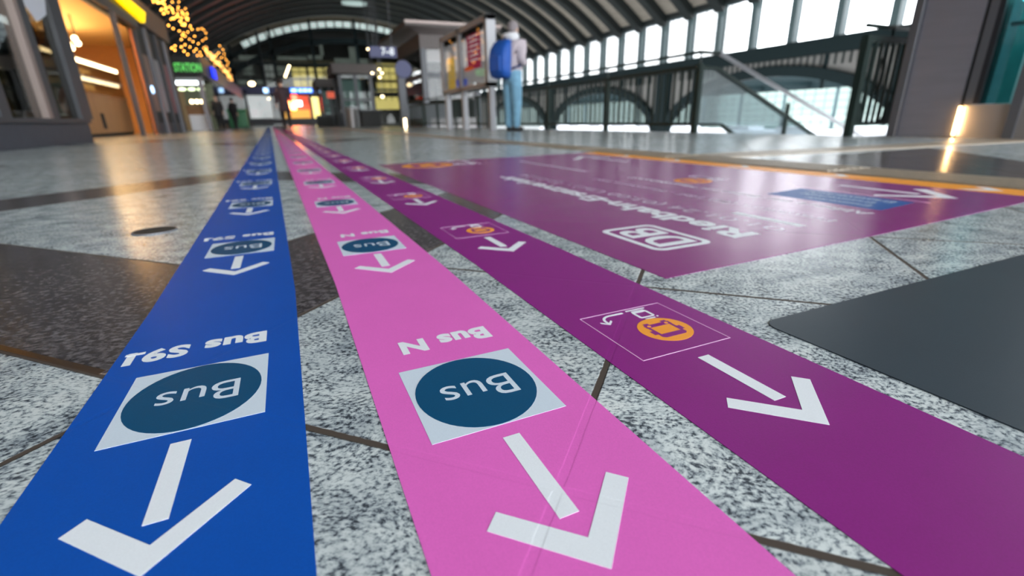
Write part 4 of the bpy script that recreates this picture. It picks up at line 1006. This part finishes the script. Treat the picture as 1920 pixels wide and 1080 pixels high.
# yellow sign
ysn = thing('yellow_sign', 'bright yellow lit sign box above the bakery', 'sign', (-3.3, 19, 3.6))
X = -3.38
pts = [atX(222, -4, X), atX(240, -4, X), atX(273, 24, X), atX(272, 43, X)]
MB().prism(pts, (-.12, 0, 0)).build('light_box', 'yellow_sign', ysn); b = MB()
for k in range(5): p = pts[0].lerp(pts[3], .15+.17*k); q = pts[1].lerp(pts[2], .15+.17*k); b.bar(p+Vector((.01, 0, 0)), q.lerp(p, .4)+Vector((.01, 0, 0)), .05, up=(1, 0, 0), ht=.02)
b.build('lettering', mat('amber_letters', (.8, .4, 0), .5, emit=(.85, .45, 0), es=.8), ysn)
# corner shop with green lettering
GY = 29.3
gs = thing('corner_shop', 'corner shop with green lit lettering and bright counter facing along the hall', 'shop', (-4, GY, 0))
xa, xb = atY(320, 180, GY).x, atY(384, 180, GY).x
MB().box(xa-.6, xb, GY+.0, GY+.5, 2.45, 3.35).build('fascia', 'dark', gs)
ga, gb_ = atY(326, 126, GY-.03).x, atY(377, 126, GY-.03).x
text_part('lettering', 'STATION', (ga, GY-.03, 2.70), (1, 0, 0), (0, 0, 1), gb_-ga, .36, 'green_text', gs, off=.03)
for x in (xa-.1, xb-.08): MB().box(x-.09, x+.09, GY, GY+.3, 0, 2.5).build('pillar', 'grey_frame_l', gs)
MB().box(xa, xb, GY+4, GY+4.1, 0, 2.6).build('back_wall', 'goods', gs); MB().box(xa, xb, GY+.2, GY+4, 2.45, 2.55).build('ceiling_panel', 'dark', gs)
MB().box(xa-.05, xb-.1, GY+1.2, GY+1.4, 2.20, 2.36).build('light_tube', 'fluo', gs)['label'] = 'white fluorescent tube'
for k in range(3): MB().sphere((xa+.25+.42*k, GY+2, 2.02), .12, 10, 6, sx=1.5, sz=.6).build('ceiling_spot', mat('greenish_spot', (.8, 1, .6), .5, emit=(.85, 1, .6), es=2.2) if 'greenish_spot' not in bpy.data.materials else bpy.data.materials['greenish_spot'], gs, smooth=True)
MB().box(xa+.45, xb-.1, GY+.8, GY+1.5, 0, .75).build('counter', 'train_white', gs); MB().box(xa+.40, xb-.08, GY+.78, GY+1.52, .75, 1.2).build('display_case', 'cardbrown', gs)
for k in range(3): MB().sphere((xa+.7+.22*k, GY+.9, 1.38), .09, 10, 6).build('counter_lamp', 'warm2', gs, smooth=True)
st_ = thing('advertising_stand', 'pale narrow stand at the left foot of the corner shop', 'stand', (xa, GY-.6, 0)); MB().box(xa-.02, xa+.26, GY-.7, GY-.6, .05, 1.1).build('board', 'board_white', st_); MB().box(xa-.05, xa+.29, GY-.75, GY-.55, 0, .05).build('foot', 'grey_frame', st_)
# shops beyond
fd = thing('shop', 'dim row of shop fronts beyond the corner shop on the left', 'shop', (-3.6, 45, 0))
MB().box(-3.9, -3.6, 33.6, 66, 2.9, 4.0).build('fascia', 'grey_frame', fd); y = 33.8
while y < 66: MB().box(-3.85, -3.6, y-.1, y+.1, 0, 2.9).build('pilaster', 'grey_frame', fd); y += 3.3
MB().box(-5.5, -5.4, 34, 66, 0, 2.9).build('lit_interior', mat('dim_shop_glow', (.35, .25, .15), .6, emit=(.5, .35, .18), es=.22, noise=.5, nscale=1), fd)
MB().box(-3.62, -3.60, 33.7, 66, .3, 2.9).build('shop_glass', 'glass_dark', fd)
bs2 = thing('blue_sign', 'small deep blue lit sign under the fairy lights', 'sign', (-3.4, 31, 3)); p, q = atX(397, 128, -3.45), atX(408, 150, -3.45)
MB().box(-3.52, -3.45, p.y, q.y, q.z, p.z+.1).build('face', 'blue_deep', bs2); MB().box(-3.6, -3.52, p.y+.2, q.y-.2, q.z+.1, p.z).build('bracket', 'grey_frame', bs2)

# green bin
c = atY(450, 236, 38); gb = thing('green_container', 'green plastic container beside the dark figures at left', 'container', (c.x, 38, 0))
MB().box(c.x-.55, c.x+.55, 37.7, 38.5, .05, 1.05).build('body', 'green_bin', gb, bevel=.05); MB().box(c.x-.6, c.x+.6, 37.65, 38.55, 1.05, 1.2).build('lid', 'green_bin', gb, bevel=.03)
for s2 in (-.4, .4): MB().cyl((c.x+s2, 37.9), .06, 0, .06, 10).build('wheel', 'black', gb)

# ------------------------------------------------------------------ fairy lights
def garland(name_label, pts, m, r, wire=None):
    c = sum((Vector(p) for p in pts), Vector())/len(pts); t = thing('fairy_lights', name_label, 'fairy lights', c)
    proto = None; rest = MB()
    for i, p in enumerate(pts):
        if i < 100:
            if proto is None:
                proto = MB().sphere((0, 0, 0), r, 8, 5).build('bulb', m, None, smooth=True); proto.parent = t; o = proto
            else: o = proto.copy(); C.objects.link(o)
            o.location = Vector(p)-c
        else: rest.sphere(p, r, 8, 5)
    if rest.v: rest.build('bulb', m, t)['kind'] = 'stuff'
    if wire:
        w_ = MB()
        for wp in wire: w_.tube(wp, .012, 5)
        w_.build('wire', 'black', t)
    return t
pts = []
for k in range(74):
    a = random.random(); px = 288+a*66+random.gauss(0, 7); py = -6+a*52+random.gauss(0, 12)
    if px > 285 and py < 76: pts.append(atX(px, py, -3.25+random.uniform(-.1, .5)))
garland('dense hanging curtain of amber fairy lights nearest the yellow sign', pts, 'bulb', .021, [[atX(286, -8, -3.3), atX(355, 48, -3.3)]])
pts = [atX(px, py, -3.3+random.uniform(0, .3)) for px, py in ((336, 58), (342, 66), (340, 74), (347, 68), (362, 78), (372, 82), (380, 76), (386, 62), (386, 72), (378, 54), (371, 55), (365, 68), (360, 55), (382, 56), (352, 60), (344, 62), (322, 90), (328, 86), (328, 94), (347, 84), (356, 88), (368, 92), (375, 98), (345, 96), (352, 102), (340, 88), (382, 90), (364, 96), (377, 104), (386, 94), (370, 104))]
garland('ring of amber fairy lights above the green lettering', pts, 'bulb', .024, [[atX(322, 88, -3.3), atX(388, 94, -3.3)]])
pts = []
for k in range(120):
    a = random.random()**.8; px = 386+a*48+random.gauss(0, 2.0); py = 92+a*56+random.gauss(0, 2.6); pts.append(atX(px, py, -3.3+random.uniform(0, .3)))
garland('dense glowing string of fairy lights sloping down above the blue sign', pts, 'bulb2', .022, [[atX(384, 90, -3.3), atX(436, 150, -3.3)]])
pts = [atX(px, py, -2.9) for px, py in ((412, 86), (418, 93), (410, 99), (420, 101), (424, 112), (428, 117), (430, 130), (426, 122), (415, 108), (406, 103), (421, 107))]
garland('small amber cluster of fairy lights right of the sloping string', pts, 'bulb', .028, [[(-3.62, atX(412, 84, -2.9).y, 3.9), atX(412, 84, -2.9), atX(430, 132, -2.9)]])

# ------------------------------------------------------------------ people
def skin_mesh(name, verts, edges, m, parent, sub=1, root=0):
    me = bpy.data.meshes.new(name); me.from_pydata([v[0] for v in verts], edges, []); o = bpy.data.objects.new(name, me); C.objects.link(o)
    md = o.modifiers.new('s', 'SKIN'); md.use_smooth_shade = True; sm_ = o.modifiers.new('d', 'SUBSURF'); sm_.levels = sub; sm_.render_levels = sub
    for i, v in enumerate(verts):
        r_ = v[1] if isinstance(v[1], tuple) else (v[1], v[1]); me.skin_vertices[0].data[i].radius = r_; me.skin_vertices[0].data[i].use_root = (i == root)
    dg = bpy.context.evaluated_depsgraph_get(); nm = bpy.data.meshes.new_from_object(o.evaluated_get(dg)); bpy.data.objects.remove(o); bpy.data.meshes.remove(me)
    nm.name = name; nm.materials.clear(); nm.materials.append(MT[m])
    for p in nm.polygons: p.use_smooth = True
    o = bpy.data.objects.new(name, nm); C.objects.link(o); o.parent = parent; return o
def person(loc, heading, H, label, g=1.0, top='jack', legs='jean', step=0.0, arms='down', lean=0.0, coat=0.0, hairm='hair', backpack=False, hood=False):
    """local frame: +X forward, +Y left; heading rotates it about Z"""
    t = thing('person', label, 'person', loc); t.rotation_euler = (0, 0, heading); s = H/1.78
    def S(x, y, z): return (x*s+lean*max(0, z-.9)*s, y*s, z*s)
    V = [(S(0, 0, .96), (.10*s, .12*s)), (S(0, 0, 1.12), (.09*s, .11*s)), (S(0, 0, 1.34), (.11*s, .16*s)), (S(0, 0, 1.46), (.08*s, .10*s)), (S(.01, 0, 1.53), .056*s), (S(.03, 0, 1.62), (.082*s, .07*s)), (S(.03, 0, 1.70), (.095*s, .075*s)), (S(.02, 0, 1.75), (.05*s, .05*s)),
         (S(.12, 0, 1.645), .014*s)]
    E = [(0, 1), (1, 2), (2, 3), (3, 4), (4, 5), (5, 6), (6, 7), (5, 8)]
    def add(p, r, a): V.append((p, r)); E.append((a, len(V)-1)); return len(V)-1
    J = {}
    for sd in (1, -1):
        hs = add(S(0, sd*.17, 1.43), .058*s, 2)
        if arms == 'front': el = S(-.02, sd*.24, 1.15); wr = S(.20, sd*.14, 1.13); hd = S(.27, sd*.09, 1.15); fd_ = (.9, -sd*.4, .1)
        else: el = S(-.03+sd*step*.12, sd*.23, 1.15); wr = S(.03+sd*step*.25, sd*.24, .92); hd = S(.05+sd*step*.28, sd*.24, .85); fd_ = (.15, 0, -1)
        e = add(el, .043*s, hs); w1_ = add(wr, .027*s, e); h_ = add(hd, (.035*s, .022*s), w1_); J[sd] = (el, wr, hd, fd_)
        d = Vector(fd_).normalized(); side = d.cross(Vector((0, sd, 0)) if arms != 'front' else Vector((0, 0, 1))).normalized()
        for k in range(4):
            ln = (.068, .078, .074, .058)[k]*s; p0 = Vector(hd)+d*.045*s+side*(k-1.5)*.020*s; p1 = p0+d*ln*.55+Vector((.01*s, 0, 0)); p2 = p1+(d*.7+Vector((.0, -sd*.5, 0))).normalized()*ln*.5
            f = add(tuple(p0), .009*s, h_); f = add(tuple(p1), .0085*s, f); add(tuple(p2), .007*s, f)
        p0 = Vector(hd)-d*.01*s-side*.032*s; f = add(tuple(p0), .010*s, h_); add(tuple(p0+(d-side*.6).normalized()*.045*s), .009*s, f)
        kf = sd*step; hp = add(S(0, sd*.09, .90), .092*s, 0); kn = S(kf*.22+.02, sd*.09, .50+abs(kf)*.02); an = S(kf*.34-(.06 if kf < 0 else 0), sd*.09, .09+(.05 if kf < 0 else 0)); J[('leg', sd)] = (kn, an)
        k_ = add(kn, .062*s, hp); a_ = add(an, .038*s, k_); add((an[0]+.12*s, an[1], an[2]-.045*s if kf >= 0 else an[2]-.07*s), .032*s, a_)
    body = skin_mesh('body', V, E, 'skin', t)
    # face
    for sd in (1, -1):
        MB().sphere(S(.115, sd*.032, 1.675), .012*s, 8, 6).build('eye', 'eye', None, smooth=True).parent = t
        MB().sphere(S(.02, sd*.082, 1.655), .024*s, 8, 6, sx=.8, sy=.35, sz=1.25).build('ear', 'skin', None, smooth=True).parent = t
    MB().box(*[q_ for q_ in (S(.112, 0, 0)[0], S(.121, 0, 0)[0])], -.022*s, .022*s, 1.602*s, 1.61*s).build('mouth', 'lips', None).parent = t
    # top
    V = [(S(0, 0, .90-coat*.06), (.158*s+coat*.02, .180*s+coat*.02)), (S(0, 0, 1.13), (.150*s, .175*s)), (S(-.01, 0, 1.34), (.150*s, .19*s)), (S(-.01, 0, 1.47), (.095*s, .12*s)), (S(0, 0, 1.53), .072*s)]; E = [(0, 1), (1, 2), (2, 3), (3, 4)]
    if coat: V.append((S(0, 0, .70), (.19*s, .21*s))); E.append((0, 5))
    for sd in (1, -1):
        el, wr, hd, _ = J[sd]; hs = len(V); V.append((S(0, sd*.18, 1.42), .082*s)); E.append((2, hs)); V.append((el, .066*s)); E.append((hs, hs+1)); V.append((tuple(Vector(el).lerp(Vector(wr), .92)), .050*s)); E.append((hs+1, hs+2))
    V = [(p_, tuple(q_*g for q_ in r_) if isinstance(r_, tuple) else r_*g) for p_, r_ in V]
    skin_mesh('jacket' if not coat else 'coat', V, E, top, t)
    V = [(S(0, 0, 1.10), (.12*s, .15*s)), (S(0, 0, .98), (.140*s, .162*s))]; E = [(0, 1)]
    for sd in (1, -1):
        kn, an = J[('leg', sd)]; a = len(V); V.append((S(0, sd*.085, .86), .108*s)); E.append((1, a)); V.append((kn, .085*s)); E.append((a, a+1)); V.append((tuple(Vector(kn).lerp(Vector(an), .55)), .070*s)); E.append((a+1, a+2)); V.append((tuple(Vector(kn).lerp(Vector(an), 1.12)), .062*s)); E.append((a+2, a+3))
    V = [(p_, tuple(q_*g*.98 for q_ in r_) if isinstance(r_, tuple) else r_*g*.98) for p_, r_ in V]
    skin_mesh('trousers', V, E, legs, t)
    for sd in (1, -1):
        kn, an = J[('leg', sd)]; zz = max(.0, an[2]-.09*s)
        V = [((an[0]-.05*s, an[1], zz+.045*s), .045*s), ((an[0]+.05*s, an[1], zz+.045*s), (.044*s, .046*s)), ((an[0]+.16*s, an[1], zz+.035*s), (.036*s, .046*s)), ((an[0]+.20*s, an[1], zz+.030*s), .028*s)]
        skin_mesh('shoe', V, [(0, 1), (1, 2), (2, 3)], 'shoe', t)
    cx_, cz_ = S(.0, 0, 1.705)[0], 1.705*s
    hb = MB(); hb.sphere((cx_+.012*s, 0, cz_), .108*s, 16, 10, sx=1.02, sy=.86, sz=.98)
    vs = [v for v in hb.v]; hb.v = [(x if not (z < cz_-.01*s and x > cx_+.02*s) else cx_+.02*s, y, z) for x, y, z in vs]
    o = hb.build('beanie' if hairm == 'cap' else 'hair', hairm, None, smooth=True); o.parent = t
    if hood:
        V = [(S(-.09, 0, 1.55), (.10*s, .17*s)), (S(-.15, .0, 1.47), (.09*s, .19*s)), (S(-.02, .10, 1.56), .075*s), (S(.08, .08, 1.52), .045*s), (S(-.02, -.10, 1.56), .075*s), (S(.08, -.08, 1.52), .045*s)]
        skin_mesh('hood', V, [(0, 1), (0, 2), (2, 3), (0, 4), (4, 5)], 'hood', t)
    if backpack:
        b = MB(); x = lambda z: lean*max(0, z-.9)*s
        prof = [(.88, .14, .14), (.91, .22, .18), (1.03, .27, .195), (1.18, .27, .20), (1.34, .24, .19), (1.45, .16, .17), (1.49, .08, .12)]
        vs = []; fs = []; n = 16
        for z, d, w_ in prof:
            for k in range(n):
                a = 2*math.pi*k/n; ca, sa = math.cos(a), math.sin(a); sgn = lambda v: (abs(v)**.6)*(1 if v > 0 else -1)
                vs.append(((-.17-d/2+sgn(ca)*d/2)*s+x(z), sgn(sa)*w_*s, z*s))
        for i in range(len(prof)-1):
            for k in range(n): fs.append((i*n+k, i*n+(k+1) % n, (i+1)*n+(k+1) % n, (i+1)*n+k))
        fs += [tuple(range(n)), tuple((len(prof)-1)*n+k for k in range(n))]
        bp2 = MB().add(vs, fs).build('backpack', 'bag', None, smooth=True)
        tag(bp2, 'bright blue backpack worn by the man in the lilac grey jacket', 'backpack'); bp2.location = loc; bp2.rotation_euler = (0, 0, heading)
        def onbag(o): o.parent = bp2; return o
        onbag(MB().box((-.455)*s+x(1.15), (-.38)*s+x(1.15), -.12*s, .12*s, .98*s, 1.22*s).build('front_pocket', 'bag', None, bevel=.02))
        for sd in (1, -1):
            onbag(MB().tube([S(-.14, sd*.09, 1.44), S(-.05, sd*.11, 1.555), S(.08, sd*.12, 1.50), S(.155, sd*.12, 1.36), S(.13, sd*.16, 1.20), S(-.02, sd*.20, 1.08), S(-.15, sd*.14, 1.04)], .018*s, 8).build('shoulder_strap', 'bag_d', None, smooth=True))
        onbag(MB().tube([S(-.20, -.03, 1.47), S(-.20, -.02, 1.52), S(-.20, .02, 1.52), S(-.20, .03, 1.47)], .009*s, 6).build('grab_handle', 'bag_d', None))
    return t
person((3.87, 8.5, 0), math.radians(24), 1.80, 'person with blue backpack, pale hood, lilac grey jacket and jeans standing by the display board', 1.22, 'jack', 'jean', arms='front', lean=.06, hairm='cap', backpack=True, hood=True)
person((.16, 20.9, 0), math.radians(95), 1.78, 'person in a long dark plum coat walking on the pink line', 1.0, 'coat', 'black', step=.55, coat=1, hairm='hair')
person((-3.05, 31.4, 0), math.radians(-100), 1.75, 'person in black standing left in front of the dim shop fronts', 1.1, 'black', 'black', coat=1)
person((-2.55, 34.4, 0), math.radians(60), 1.72, 'person in dark clothes with a bulky jacket next to the green container', 1.3, 'black', 'black', step=.25)
